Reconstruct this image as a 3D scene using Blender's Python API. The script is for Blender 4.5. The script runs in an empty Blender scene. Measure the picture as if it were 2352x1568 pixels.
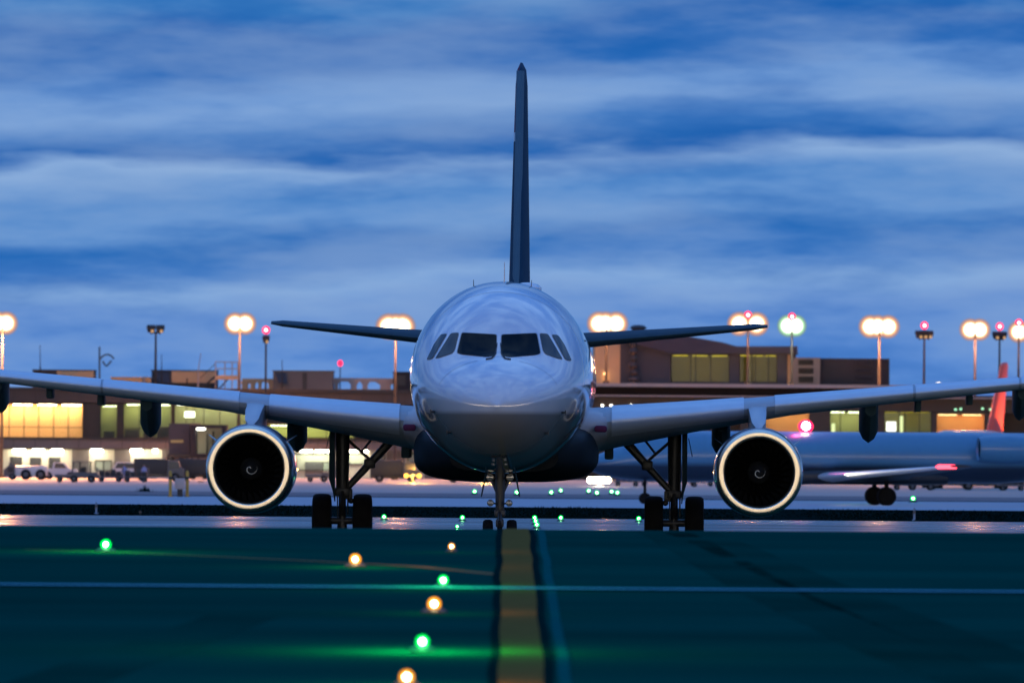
import bpy, bmesh, math, random
from mathutils import Vector, Matrix
random.seed(7)
PI = math.pi
S = bpy.context.scene
COL = S.collection

# ------------------------------------------------------------------ camera
FPX = 19150.0                       # focal length in pixels of a 2352 px wide picture
H = 2.9
cam_d = bpy.data.cameras.new('camera')
cam = bpy.data.objects.new('camera', cam_d); COL.objects.link(cam)
cam_d.sensor_width = 36.0
cam_d.lens = 36.0 * FPX / 2352
cam_d.clip_start = 1.0
cam_d.clip_end = 20000
PITCH = math.atan((963 - 784) / FPX)
ROLL = math.radians(0.42)
CM = Matrix.Translation((0, 0, H)) @ Matrix.Rotation(PI/2 + PITCH, 4, 'X') @ Matrix.Rotation(ROLL, 4, 'Z')
cam.matrix_world = CM
cam_d.dof.use_dof = True
cam_d.dof.focus_distance = 177
cam_d.dof.aperture_fstop = 4.0
S.camera = cam
S.view_settings.view_transform = 'Standard'
S.view_settings.look = 'None'
S.view_settings.exposure = 0
S.view_settings.gamma = 1
S.cycles.max_bounces = 6
S.cycles.sample_clamp_indirect = 3
S.cycles.use_denoising = True

# ------------------------------------------------------------------ sky
def lin(r, g, b):
    f = lambda c: (c/255/12.92) if c/255 <= 0.04045 else ((c/255 + 0.055)/1.055)**2.4
    return (f(r), f(g), f(b), 1)

W = bpy.data.worlds.new('World'); S.world = W; W.use_nodes = True
nt = W.node_tree; nt.nodes.clear()
def nd(t, **kw):
    n = nt.nodes.new(t)
    for k, v in kw.items(): setattr(n, k, v)
    return n
def lk(a, b): nt.links.new(a, b)
def mth(op, a, b=None, c=None, clamp=False):
    n = nd('ShaderNodeMath', operation=op, use_clamp=clamp)
    for i, x in enumerate((a, b, c)):
        if x is None: continue
        if isinstance(x, (int, float)): n.inputs[i].default_value = x
        else: lk(x, n.inputs[i])
    return n.outputs[0]
def mixc(f, a, b, mode='MIX'):
    n = nd('ShaderNodeMix', data_type='RGBA', blend_type=mode)
    for i, x in ((0, f), (6, a), (7, b)):
        if isinstance(x, (int, float)): n.inputs[i].default_value = x
        elif isinstance(x, tuple): n.inputs[i].default_value = x
        else: lk(x, n.inputs[i])
    return n.outputs[2]
def noise(vec, scale, detail, rough=0.55):
    n = nd('ShaderNodeTexNoise'); lk(vec, n.inputs['Vector'])
    n.inputs['Scale'].default_value = scale; n.inputs['Detail'].default_value = detail; n.inputs['Roughness'].default_value = rough
    return n.outputs['Fac']
def smooth(x, a, b):
    n = nd('ShaderNodeMapRange', interpolation_type='SMOOTHSTEP'); lk(x, n.inputs[0])
    n.inputs[1].default_value = a; n.inputs[2].default_value = b
    return n.outputs[0]
tc = nd('ShaderNodeTexCoord')
sep = nd('ShaderNodeSeparateXYZ'); lk(tc.outputs['Generated'], sep.inputs[0])
X, Y, Z = sep.outputs
def scaled(sx, sy, sz, ox=0):
    n = nd('ShaderNodeMapping'); lk(tc.outputs['Generated'], n.inputs[0])
    n.inputs['Scale'].default_value = (sx, sy, sz); n.inputs['Location'].default_value = (ox, 0, 0)
    return n.outputs[0]
nA = noise(scaled(1, 1, 4.5), 17, 3)
nB = noise(scaled(1, 1, 6, 3.1), 55, 5, 0.6)
nC = noise(scaled(1, 1, 4.5, 7.7), 24, 5, 0.58)
v = mth('ADD', Z, mth('MULTIPLY', mth('SUBTRACT', nA, 0.5), 0.011))
v = mth('ADD', v, mth('MULTIPLY', mth('SUBTRACT', nB, 0.5), 0.0045))
v = mth('ADD', v, mth('MULTIPLY', X, -0.035))
ramp = nd('ShaderNodeValToRGB')
stops = [(963, (136,158,224)), (860, (100,150,226)), (780, (96,146,222)), (700, (108,152,222)), (645, (144,180,233)), (600, (76,134,210)),
 (545, (48,120,200)), (495, (106,156,221)), (440, (88,146,216)), (385, (154,186,234)), (345, (44,112,192)), (300, (76,134,208)),
 (240, (134,172,229)), (190, (116,160,224)), (140, (46,116,198)), (60, (36,108,190)), (0, (66,134,206)), (-90, (40,108,188))]
el = ramp.color_ramp.elements
while len(el) < len(stops): el.new(0.5)
for e, (y, c) in zip(el, stops):
    e.position = (963 - y) / FPX / 0.06; e.color = lin(*c)
lk(mth('DIVIDE', v, 0.06), ramp.inputs[0])
wisp = smooth(nC, 0.36, 0.68)
low = mixc(mth('MULTIPLY', wisp, 0.42), ramp.outputs[0], lin(170, 192, 230))
low = mixc(mth('MULTIPLY', smooth(nC, 0.52, 0.3), 0.46), low, lin(30, 100, 184))
cl = smooth(noise(scaled(1, 1, 2.2, 1.3), 5, 6), 0.38, 0.66)
high = mixc(cl, lin(52, 104, 184), lin(116, 154, 216))
skyc = mixc(smooth(Z, 0.055, 0.16), low, high)
W.cycles.sampling_method = 'MANUAL'; W.cycles.sample_map_resolution = 2048
skyc = mixc(1.0, skyc, (0.74, 0.83, 0.86, 1), 'MULTIPLY')
# the sky is brightest overhead; behind the camera it is darker and a thin warm band of airport light lies on the horizon
over = mixc(smooth(Z, 0.12, 0.6), (1, 1, 1, 1), (2.05, 2.0, 1.9, 1))
skyc = mixc(1.0, skyc, over, 'MULTIPLY')
dim = mth('MULTIPLY', smooth(Y, 0.3, -0.5), smooth(Z, 0.42, 0.08))
skyc = mixc(dim, skyc, (0.06, 0.09, 0.16, 1))
glow = mth('MULTIPLY', smooth(Y, 0.15, -0.5), smooth(Z, 0.038, 0.015))
skyc = mixc(glow, skyc, (5.0, 3.9, 2.7, 1))
lip_fill = mth('MULTIPLY', smooth(Y, -0.86, -0.97), smooth(Z, 0.24, 0.04))  # warm glow added behind the camera to brighten the engine lips
skyc = mixc(mth('MULTIPLY', lip_fill, 0.9), skyc, (3.3, 2.8, 2.2, 1))
nish = nd('ShaderNodeTexSky', sky_type='NISHITA', sun_disc=False)
nish.sun_elevation = math.radians(-3); nish.sun_rotation = math.radians(180)
bg1 = nd('ShaderNodeBackground'); lk(skyc, bg1.inputs[0]); bg1.inputs[1].default_value = 1.0
bg2 = nd('ShaderNodeBackground'); lk(nish.outputs[0], bg2.inputs[0]); bg2.inputs[1].default_value = 0.05
add = nd('ShaderNodeAddShader'); lk(bg1.outputs[0], add.inputs[0]); lk(bg2.outputs[0], add.inputs[1])
out = nd('ShaderNodeOutputWorld'); lk(add.outputs[0], out.inputs[0])

# ------------------------------------------------------------------ helpers: places
PROF = [(-6000, 3.2), (-300, 3.0), (-60, 2.8), (0, 2.33), (54.7, 1.73), (84, 1.408), (92, 1.318), (96, 1.29), (100, 1.336), (104, 1.405), (112, 1.58),
        (130, 2.0), (155, 2.6), (168, 2.86), (176, 2.9), (235, 2.9), (262, 3.12), (305, 3.22), (380, 3.92), (450, 4.5), (475, 4.48), (520, 4.83),
        (600, 5.36), (700, 5.92), (800, 6.35), (850, 6.48), (920, 6.6), (1000, 6.7), (9000, 6.7)]
def gz(d):
    for (a, da), (b, db) in zip(PROF, PROF[1:]):
        if a <= d <= b: return H - (da + (db - da) * (d - a) / (b - a))
    return H - 6.7
R3 = CM.to_3x3()
def P(px, py, d):
    dr = R3 @ Vector(((px - 1176) / FPX, (784 - py) / FPX, -1))
    return Vector((0, 0, H)) + dr * (d / dr.y)
def hit(px, py):
    d = 40.0
    while d < 2000:
        p = P(px, py, d)
        if p.z <= gz(d): return p
        d += 0.25
    return p
def rect(x0, y0, x1, y1, d):
    a, b = P(x0, (y0 + y1)/2, d), P(x1, (y0 + y1)/2, d)
    t, u = P((x0 + x1)/2, y0, d), P((x0 + x1)/2, y1, d)
    return a.x, b.x, u.z, t.z

# ------------------------------------------------------------------ helpers: materials
MATS = {}
def mat(name, col, rough=0.5, metal=0.0, spec=0.5, var=0.12, scale=3.0, bump=0.0, bscale=40.0, coat=0.0, rvar=0.0, stretch=(1, 1, 1)):
    m = bpy.data.materials.new(name); m.use_nodes = True
    t = m.node_tree; b = t.nodes['Principled BSDF']
    b.inputs['Roughness'].default_value = rough; b.inputs['Metallic'].default_value = metal
    b.inputs['Specular IOR Level'].default_value = spec
    b.inputs['Coat Weight'].default_value = coat; b.inputs['Coat Roughness'].default_value = 0.06
    tx = t.nodes.new('ShaderNodeTexCoord'); mp = t.nodes.new('ShaderNodeMapping'); mp.inputs['Scale'].default_value = stretch
    t.links.new(tx.outputs['Object'], mp.inputs[0])
    n = t.nodes.new('ShaderNodeTexNoise'); n.inputs['Scale'].default_value = scale; n.inputs['Detail'].default_value = 6
    t.links.new(mp.outputs[0], n.inputs['Vector'])
    mx = t.nodes.new('ShaderNodeMix'); mx.data_type = 'RGBA'
    mx.inputs[6].default_value = (*[c*(1 - var) for c in col], 1); mx.inputs[7].default_value = (*[min(1, c*(1 + var)) for c in col], 1)
    t.links.new(n.outputs['Fac'], mx.inputs[0]); t.links.new(mx.outputs[2], b.inputs['Base Color'])
    if rvar:
        mr = t.nodes.new('ShaderNodeMapRange'); mr.inputs[1].default_value = 0.3; mr.inputs[2].default_value = 0.7
        mr.inputs[3].default_value = max(0.02, rough - rvar); mr.inputs[4].default_value = min(1, rough + rvar)
        t.links.new(n.outputs['Fac'], mr.inputs[0]); t.links.new(mr.outputs[0], b.inputs['Roughness'])
    if bump:
        n2 = t.nodes.new('ShaderNodeTexNoise'); n2.inputs['Scale'].default_value = bscale; n2.inputs['Detail'].default_value = 4
        t.links.new(mp.outputs[0], n2.inputs['Vector'])
        bp = t.nodes.new('ShaderNodeBump'); bp.inputs['Strength'].default_value = bump; bp.inputs['Distance'].default_value = 0.02
        t.links.new(n2.outputs['Fac'], bp.inputs['Height']); t.links.new(bp.outputs[0], b.inputs['Normal'])
    MATS[name] = m
    return m
def emit(name, col, strength):
    m = bpy.data.materials.new(name); m.use_nodes = True
    t = m.node_tree; t.nodes.remove(t.nodes['Principled BSDF'])
    e = t.nodes.new('ShaderNodeEmission'); e.inputs[0].default_value = (*col, 1); e.inputs[1].default_value = strength
    t.links.new(e.outputs[0], t.nodes['Material Output'].inputs[0])
    MATS[name] = m
    return m
def glass(name, tint=(0.9, 0.95, 0.95)):
    m = bpy.data.materials.new(name); m.use_nodes = True
    t = m.node_tree; t.nodes.remove(t.nodes['Principled BSDF'])
    a = t.nodes.new('ShaderNodeBsdfTransparent'); a.inputs[0].default_value = (*tint, 1)
    g = t.nodes.new('ShaderNodeBsdfGlossy'); g.inputs['Roughness'].default_value = 0.05
    mx = t.nodes.new('ShaderNodeMixShader'); mx.inputs[0].default_value = 0.012
    t.links.new(a.outputs[0], mx.inputs[1]); t.links.new(g.outputs[0], mx.inputs[2]); t.links.new(mx.outputs[0], t.nodes['Material Output'].inputs[0])
    MATS[name] = m
    return m

# ------------------------------------------------------------------ helpers: meshes
def tone_below(m, low, z, soft=0.02):                      # blends in a second colour below a given height
    t = m.node_tree; b = t.nodes['Principled BSDF']; src = b.inputs['Base Color'].links[0].from_socket
    tx = t.nodes.new('ShaderNodeTexCoord'); sp = t.nodes.new('ShaderNodeSeparateXYZ'); t.links.new(tx.outputs['Object'], sp.inputs[0])
    mr = t.nodes.new('ShaderNodeMapRange'); mr.inputs[1].default_value = z - soft; mr.inputs[2].default_value = z + soft; t.links.new(sp.outputs[2], mr.inputs[0])
    mx = t.nodes.new('ShaderNodeMix'); mx.data_type = 'RGBA'; mx.inputs[6].default_value = (*low, 1)
    t.links.new(mr.outputs[0], mx.inputs[0]); t.links.new(src, mx.inputs[7]); t.links.new(mx.outputs[2], b.inputs['Base Color'])
class MB:
    def __init__(s): s.v = []; s.f = []; s.m = []
    def add(s, vs, fs, mi=0):
        o = len(s.v); s.v += [tuple(x) for x in vs]
        s.f += [tuple(i + o for i in f) for f in fs]; s.m += [mi]*len(fs)
        return s
    def box(s, x0, x1, y0, y1, z0, z1, mi=0):
        vs = [(x, y, z) for z in (z0, z1) for y in (y0, y1) for x in (x0, x1)]
        return s.add(vs, [(0,2,3,1), (4,5,7,6), (0,1,5,4), (2,6,7,3), (0,4,6,2), (1,3,7,5)], mi)
    def bbox(s, x0, x1, y0, y1, z0, z1, r=0.05, mi=0):       # box with chamfered edges
        b = bmesh.new(); bmesh.ops.create_cube(b, size=1)
        for q in b.verts: q.co = Vector(((x0+x1)/2 + q.co.x*(x1-x0), (y0+y1)/2 + q.co.y*(y1-y0), (z0+z1)/2 + q.co.z*(z1-z0)))
        bmesh.ops.bevel(b, geom=b.edges[:], offset=r, segments=2, affect='EDGES', profile=0.5)
        b.verts.index_update()
        s.add([q.co[:] for q in b.verts], [[q.index for q in f.verts] for f in b.faces], mi); b.free()
        return s
    def loft(s, rings, cap=True, mi=0, closed=True):
        n = len(rings[0]); vs = [p for r in rings for p in r]; fs = []
        for k in range(len(rings) - 1):
            for i in range(n if closed else n - 1):
                j = (i + 1) % n
                fs.append((k*n + i, k*n + j, (k+1)*n + j, (k+1)*n + i))
        if cap and closed:
            fs.append(tuple(range(n))[::-1]); fs.append(tuple((len(rings)-1)*n + i for i in range(n)))
        return s.add(vs, fs, mi)
    def tube(s, a, b, r0, r1=None, n=10, mi=0):
        a, b = Vector(a), Vector(b); r1 = r0 if r1 is None else r1
        d = (b - a).normalized(); u = d.orthogonal().normalized(); w = d.cross(u)
        return s.loft([[a + (u*math.cos(2*PI*i/n) + w*math.sin(2*PI*i/n))*r0 for i in range(n)],
                       [b + (u*math.cos(2*PI*i/n) + w*math.sin(2*PI*i/n))*r1 for i in range(n)]], mi=mi)
    def path(s, pts, rs, n=8, mi=0):
        for (a, b, r, q) in zip(pts, pts[1:], rs, rs[1:]): s.tube(a, b, r, q, n, mi)
        return s
    def lathe(s, prof, c=(0, 0, 0), axis='y', n=32, mi=0, cap=False):
        rings = []
        for (t, r) in prof:
            ring = []
            for i in range(n):
                a = 2*PI*i/n; p, q = r*math.cos(a), r*math.sin(a)
                ring.append({'y': (c[0]+p, c[1]+t, c[2]+q), 'x': (c[0]+t, c[1]+p, c[2]+q), 'z': (c[0]+p, c[1]+q, c[2]+t)}[axis])
            rings.append(ring)
        return s.loft(rings, cap=cap, mi=mi)
    def prism(s, poly, y0, y1, mi=0):                       # polygon in x, z extruded along y
        return s.loft([[(x, y0, z) for x, z in poly], [(x, y1, z) for x, z in poly]], mi=mi)
    def ball(s, c, r, n=12, mi=0, sz=1.0):
        return s.lathe([(-r*sz*math.cos(PI*k/8), max(1e-4, r*math.sin(PI*k/8))) for k in range(9)], c, 'z', n, mi)
    def build(s, name, mats, parent=None, loc=None, smooth=True, ang=35):
        me = bpy.data.meshes.new(name); me.from_pydata(s.v, [], s.f); me.update()
        for m in (mats if isinstance(mats, (list, tuple)) else [mats]): me.materials.append(m)
        me.polygons.foreach_set('material_index', s.m)
        b = bmesh.new(); b.from_mesh(me); bmesh.ops.recalc_face_normals(b, faces=b.faces[:])
        if smooth:
            for f in b.faces: f.smooth = True
            ca = math.radians(ang)
            for e in b.edges:
                if len(e.link_faces) == 2 and e.calc_face_angle(0) > ca: e.smooth = False
        b.to_mesh(me); b.free()
        o = bpy.data.objects.new(name, me); COL.objects.link(o)
        if parent: o.parent = parent
        if loc is not None: o.location = loc
        return o
def tag(o, label=None, cat=None, group=None, kind=None):
    for k, q in (('label', label), ('category', cat), ('group', group), ('kind', kind)):
        if q: o[k] = q
    return o
def empty(name, loc, label, cat, group=None, rz=0):
    o = bpy.data.objects.new(name, None); COL.objects.link(o); o.location = loc; o.rotation_euler.z = rz
    o.empty_display_size = 0.3
    return tag(o, label, cat, group)
KIDS = {}
def copy_tree(o, loc=None, label=None, rz=None, sc=None, parent=None):
    c = o.copy(); COL.objects.link(c)
    if parent: c.parent = parent
    if loc is not None: c.location = loc
    if rz is not None: c.rotation_euler.z = rz
    if sc is not None: c.scale = (sc, sc, sc)
    if label: c['label'] = label
    for ch in list(o.children): copy_tree(ch, parent=c)
    return c
def lamp(name, loc, col, watt, parent=None, r=0.3):
    l = bpy.data.lights.new(name, 'POINT'); l.energy = watt; l.color = col; l.shadow_soft_size = r
    o = bpy.data.objects.new(name, l); COL.objects.link(o); o.location = loc
    if parent: o.parent = parent
    return o

# ------------------------------------------------------------------ materials
M_asph = mat('asphalt', (0.0004, 0.052, 0.042), 0.9, spec=0.0, var=0.5, scale=0.8, bump=0.4, bscale=9, rvar=0.08, stretch=(0.12, 0.45, 1))
M_asph2 = mat('far_asphalt', (0.006, 0.026, 0.03), 0.3, spec=0.3, var=0.3, scale=0.2, rvar=0.15, stretch=(0.4, 1, 1))
M_conc = mat('taxiway_concrete', (0.36, 0.38, 0.42), 0.75, spec=0.25, var=0.12, scale=0.15, stretch=(0.3, 1, 1))
M_road = mat('service_road_asphalt', (0.15, 0.15, 0.16), 0.8, spec=0.2, var=0.15, scale=0.1)
M_apron = mat('apron_concrete', (0.40, 0.34, 0.30), 0.75, spec=0.2, var=0.15, scale=0.08)
M_earth = mat('dark_turf', (0.004, 0.014, 0.013), 1.0, spec=0.0, var=0.3, scale=0.3)
M_grass = mat('grass_blades', (0.002, 0.011, 0.010), 0.9, spec=0.0, var=0.4, scale=0.8)
M_orange = mat('orange_paint', (0.15, 0.098, 0.030), 0.9, spec=0.0, var=0.22, scale=5)
M_border = mat('black_paint', (0.001, 0.018, 0.018), 0.95, spec=0.0, var=0.3, scale=3)
M_bluegrey = mat('worn_sealant', (0.001, 0.085, 0.085), 0.95, spec=0.0, var=0.3, scale=3)
M_white = mat('white_line_paint', (0.10, 0.32, 0.40), 0.9, spec=0.0, var=0.25, scale=2)
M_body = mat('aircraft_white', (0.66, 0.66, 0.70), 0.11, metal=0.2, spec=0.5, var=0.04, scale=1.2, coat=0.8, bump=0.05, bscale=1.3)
tone_below(M_body, (0.25, 0.235, 0.23), 3.04, 0.05)  # dark ground reflection on the lower hull, painted in as a darker tone
M_grey = mat('aircraft_grey', (0.42, 0.44, 0.48), 0.32, spec=0.5, var=0.08, scale=2, coat=0.25)
M_wing = mat('wing_grey', (0.34, 0.41, 0.48), 0.4, spec=0.5, var=0.08, scale=2)
M_slat = mat('slat_metal', (0.58, 0.66, 0.74), 0.38, metal=0.5, var=0.08, scale=3)
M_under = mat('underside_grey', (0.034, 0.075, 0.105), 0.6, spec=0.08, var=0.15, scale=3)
M_navy = mat('navy_paint', (0.010, 0.022, 0.06), 0.25, spec=0.5, var=0.1, coat=0.6)
M_red = mat('red_paint', (0.30, 0.03, 0.05), 0.35, var=0.1, coat=0.4)
M_maroon = mat('maroon_paint', (0.12, 0.025, 0.07), 0.6, spec=0.1, var=0.1)
M_chrome = mat('polished_lip', (1.0, 0.86, 0.66), 0.30, metal=1.0, var=0.04, scale=6)
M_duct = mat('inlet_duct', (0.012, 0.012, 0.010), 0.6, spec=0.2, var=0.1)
M_fan = mat('fan_blade', (0.010, 0.010, 0.009), 0.45, metal=0.6, var=0.15)
M_dark = mat('dark_metal', (0.03, 0.033, 0.036), 0.5, metal=0.3, var=0.2)
M_gear = mat('gear_metal', (0.055, 0.06, 0.066), 0.45, metal=0.4, var=0.2)
M_tyre = mat('tyre_rubber', (0.010, 0.010, 0.010), 0.85, spec=0.15, var=0.2)
M_glassdark = mat('cockpit_glass', (0.004, 0.005, 0.006), 0.06, spec=0.12, var=0.05)
M_glassgrey = mat('side_glass', (0.05, 0.055, 0.06), 0.12, spec=0.4, var=0.05)
M_seam = mat('panel_seam', (0.22, 0.23, 0.26), 0.6, var=0.05)
M_swirl = mat('spinner_swirl', (0.75, 0.72, 0.62), 0.5, var=0.05)
M_lens = mat('clear_lamp_lens', (0.5, 0.5, 0.48), 0.12, metal=0.6, var=0.05)
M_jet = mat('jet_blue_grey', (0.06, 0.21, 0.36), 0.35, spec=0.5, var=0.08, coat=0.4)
tone_below(M_jet, (0.015, 0.03, 0.06), 2.15, 0.15)  # lower half of the hull a darker tone, softly blended
M_jetdark = mat('jet_dark', (0.012, 0.018, 0.026), 0.45, var=0.1)
M_brown = mat('brown_cladding', (0.072, 0.061, 0.056), 0.8, spec=0.2, var=0.12, scale=0.4)
M_darkbrown = mat('dark_fascia', (0.018, 0.013, 0.012), 0.8, spec=0.15, var=0.2, scale=0.5)
M_stone = mat('grey_cladding', (0.17, 0.145, 0.135), 0.8, spec=0.2, var=0.1, scale=0.6)
M_greywall = mat('grey_panel', (0.05, 0.056, 0.075), 0.8, spec=0.2, var=0.1, scale=0.6)
M_charcoal = mat('charcoal_panel', (0.03, 0.03, 0.036), 0.8, spec=0.2, var=0.15, scale=0.8)
M_pale = mat('pale_wall', (0.62, 0.56, 0.42), 0.85, spec=0.15, var=0.06, scale=0.5)
M_warm = mat('warm_room_wall', (0.85, 0.48, 0.20), 0.85, spec=0.1, var=0.06, scale=0.5)
M_olive = mat('olive_room_wall', (0.42, 0.40, 0.17), 0.85, spec=0.1, var=0.12, scale=0.5)
M_tan = mat('tan_roof_panel', (0.62, 0.38, 0.20), 0.8, spec=0.15, var=0.12, scale=0.7)
M_pink = mat('pinkish_metal', (0.45, 0.33, 0.28), 0.7, var=0.1, scale=0.7)
M_frame = mat('dark_frame', (0.02, 0.016, 0.014), 0.6, var=0.2)
M_steel = mat('galvanised_steel', (0.03, 0.025, 0.025), 0.6, metal=0.1, var=0.15)
M_teal = mat('blue_green_steel', (0.05, 0.10, 0.14), 0.5, var=0.1)
M_wht = mat('vehicle_white', (0.62, 0.60, 0.60), 0.4, var=0.06)
M_vgrey = mat('vehicle_grey', (0.10, 0.095, 0.10), 0.5, var=0.1)
M_vdark = mat('vehicle_dark', (0.03, 0.028, 0.03), 0.55, var=0.15)
M_vblue = mat('vehicle_blue', (0.04, 0.05, 0.14), 0.5, var=0.1)
M_yellow = mat('yellow_post', (0.55, 0.30, 0.04), 0.6, var=0.1)
M_cabinet = mat('cabinet_pink_grey', (0.52, 0.40, 0.36), 0.6, var=0.06)
M_shirt = mat('pale_blue_cloth', (0.30, 0.32, 0.55), 0.9, var=0.1)
M_skin = mat('skin', (0.35, 0.2, 0.14), 0.7, var=0.05)
M_hair = mat('dark_hair', (0.02, 0.016, 0.012), 0.8, var=0.1)
M_glass = glass('window_glass')
E_flood = emit('floodlight_lamp', (1.0, 0.80, 0.50), 11)
E_halo = emit('floodlight_halo', (1.0, 0.52, 0.22), 2.4)
E_ring = [emit('halo_ring', c, k) for c, k in (((1, .7, .4), 4), ((1, .56, .3), 1.7), ((1, .48, .28), .95), ((1, .55, .45), .58), ((.75, .6, .75), .42))]  # lens halo round the floodlights, made as graded glowing rings
E_ringw = [emit('greenish_halo_ring', c, k) for c, k in (((.8, 1, .7), 4), ((.7, 1, .62), 1.6), ((.6, 1, .6), .9), ((.5, .95, .65), .6), ((.5, .8, .75), .42))]
E_rim = emit('floodlight_rim', (1.0, 0.42, 0.18), 1.15)
E_rim2 = emit('floodlight_edge', (1.0, 0.38, 0.2), 0.55)
E_rimw = emit('greenish_rim', (0.5, 0.95, 0.5), 0.6)
E_white = emit('greenish_white_lamp', (0.85, 1.0, 0.75), 11)
E_halow = emit('greenish_halo', (0.6, 1.0, 0.55), 1.2)
E_ember = emit('ember_lamp', (1.0, 0.55, 0.25), .7)
E_dim = emit('dim_lamp', (1.0, 0.62, 0.25), 6)
E_red = emit('red_beacon_lamp', (1.0, 0.02, 0.07), 2.6)
E_redcore = emit('red_beacon_core', (1.0, 0.35, 0.42), 8)
E_green = emit('green_lamp', (0.0, 1.0, 0.10), 2.2)
E_greenc = emit('green_lamp_core', (0.30, 1.0, 0.45), 30)
E_amber = emit('amber_lamp', (1.0, 0.36, 0.02), 2.2)
E_amberc = emit('amber_lamp_core', (1.0, 0.72, 0.35), 30)
E_tube = emit('canopy_light', (1.0, 0.93, 0.72), 24)
E_warmtube = emit('warm_room_light', (1.0, 0.72, 0.40), 48)
E_fluo = emit('room_light', (0.95, 1.0, 0.55), 8)
E_fluow = emit('white_room_light', (1.0, 0.98, 0.85), 9)
E_yell = emit('yellow_room_light', (1.0, 0.74, 0.03), 1.1)
M_oliveD = mat('dark_olive_room', (0.22, 0.17, 0.02), .85, var=.35, scale=.5)
E_bay = emit('bay_light', (1.0, 0.97, 0.84), 130)
E_head = emit('headlamp', (1.0, 0.88, 0.62), 25)

# ------------------------------------------------------------------ the ground
def strip(name, d0, d1, m, x0=-700, x1=700, dz=0.02, label=None, kind='structure', step=6.0):
    ds = sorted({d0, d1} | {a for a, _ in PROF if d0 < a < d1} | {d0 + k*step for k in range(int((d1 - d0)/step) + 1) if d0 + k*step < d1})
    mb = MB(); xs = [x0 + (x1 - x0)*i/8 for i in range(9)]
    mb.loft([[(x, d, gz(d) + dz) for x in xs] for d in ds], closed=False)
    o = mb.build(name, m, ang=60)
    return tag(o, label, None, None, kind)
strip('ground', -6000, 9000, M_earth, -9000, 9000, 0.0, step=400)
strip('runway', -400, 258, M_asph, label='dark blue grey asphalt runway', step=8)
strip('taxiway', 306, 472, M_conc, label='pale concrete taxiway beyond the grass strip', step=20)
strip('service_road', 482, 602, M_road, label='grey asphalt road in front of the apron', step=20)
strip('apron', 602, 1100, M_apron, label='floodlit concrete apron by the terminal', step=20)
strip('runway_verge', 214, 258, M_asph2, dz=0.032, step=8)
# a line painted along points (x, d, half width)
def painted(name, pts, m, dz, label):
    mb = MB()
    fine = []
    for (x, d, w), (x2, d2, w2) in zip(pts, pts[1:]):
        n = max(2, int(abs(d2 - d)/1.0) + int(abs(x2 - x)/6))
        for k in range(n):
            t = k/n; fine.append((x + (x2-x)*t, d + (d2-d)*t, w + (w2-w)*t))
    fine.append(pts[-1])
    rows = []
    for i, (x, d, w) in enumerate(fine):
        a, b = fine[max(0, i-1)], fine[min(len(fine)-1, i+1)]
        t = Vector((b[0]-a[0], b[1]-a[1])).normalized(); nx, ny = -t.y, t.x
        j = 1 + 0.025*math.sin(i*0.9) + 0.02*math.sin(i*0.37)
        rows.append([(x + nx*w*j, d + ny*w*j, gz(d + ny*w*j) + dz), (x - nx*w*j, d - ny*w*j, gz(d - ny*w*j) + dz)])
    mb.loft(rows, closed=False)
    return tag(mb.build(name, m, ang=60), label, None, None, 'structure')
def on_line(py): # centre of the orange stripe in the picture at that height
    return 1184 + (py - 1218)*(1198 - 1184)/350
c0 = hit(on_line(1560), 1560); c1 = hit(on_line(1222), 1222)
slope = (c1.x - c0.x)/(c1.y - c0.y)
def cl(d, off=0, w=0.15): return (c0.x + slope*(d - c0.y) + off + 0.006*math.sin(d*0.55) + 0.005*math.sin(d*1.3), d, w)
ds = [20 + 3*k for k in range(64)]
painted('taxi_line_border', [cl(d, 0, 0.215) for d in ds], M_border, 0.026, 'black border of the orange stripe')
painted('taxi_line_stripe', [cl(d, 0, 0.15) for d in ds], M_orange, 0.031, 'orange taxi stripe leading to the aircraft')
painted('sealant_band', [cl(d, 0.29, 0.04) for d in ds], M_bluegrey, 0.026, 'lighter band right of the stripe')
M_rub = mat('rubber_mark', (0.0004, 0.045, 0.036), .9, spec=0, var=.6, scale=1.2, stretch=(.4, .3, 1))
for pts in (((1500, 1222), (1640, 1290), (1790, 1375), (2060, 1500), (2330, 1600)), ((1580, 1225), (1760, 1300), (1960, 1390), (2330, 1530)), ((60, 1600), (330, 1500), (560, 1420))):
    painted('tyre_mark', [(p.x, p.y, .30) for p in (hit(*q) for q in pts)], M_rub, 0.022, 'faint dark tyre mark sweeping over the runway')
wl = hit(1176, 1359)
painted('runway_edge_line', [(-60, wl.y, 0.19), (60, wl.y, 0.19)], M_white, 0.036, 'white line painted across the runway')
lead = [hit(px, py) for px, py in ((60, 1268), (280, 1273), (700, 1293), (960, 1306), (1150, 1325))]
painted('lead_off_line', [(p.x, p.y, 0.09) for p in lead], mat('thin_yellow_paint', (0.13, 0.10, 0.03), 0.85, spec=0.1, var=0.2), 0.024, 'thin orange line curving off to the stripe')
# grass strip (uncountable blades)
mb = MB()
for _ in range(26000):
    d = 259 + 45*random.random()**1.3; x = random.uniform(-30, 30)
    if random.random() < 0.35: d = random.choice((259.2, 260.5)) + random.random()
    h = random.uniform(0.02, 0.07)*(1 + 0.7*math.sin(x*0.9)*math.sin(x*0.37 + 1)); w = 0.03
    a = random.uniform(-0.6, 0.6); z = gz(d)
    mb.add([(x - w, d, z), (x + w, d, z), (x + a*h, d + random.uniform(-.05, .05), z + h)], [(0, 1, 2)])
tag(mb.build('grass', M_grass, smooth=False), 'dark grass verge between runway and taxiway', None, None, 'stuff')

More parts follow.
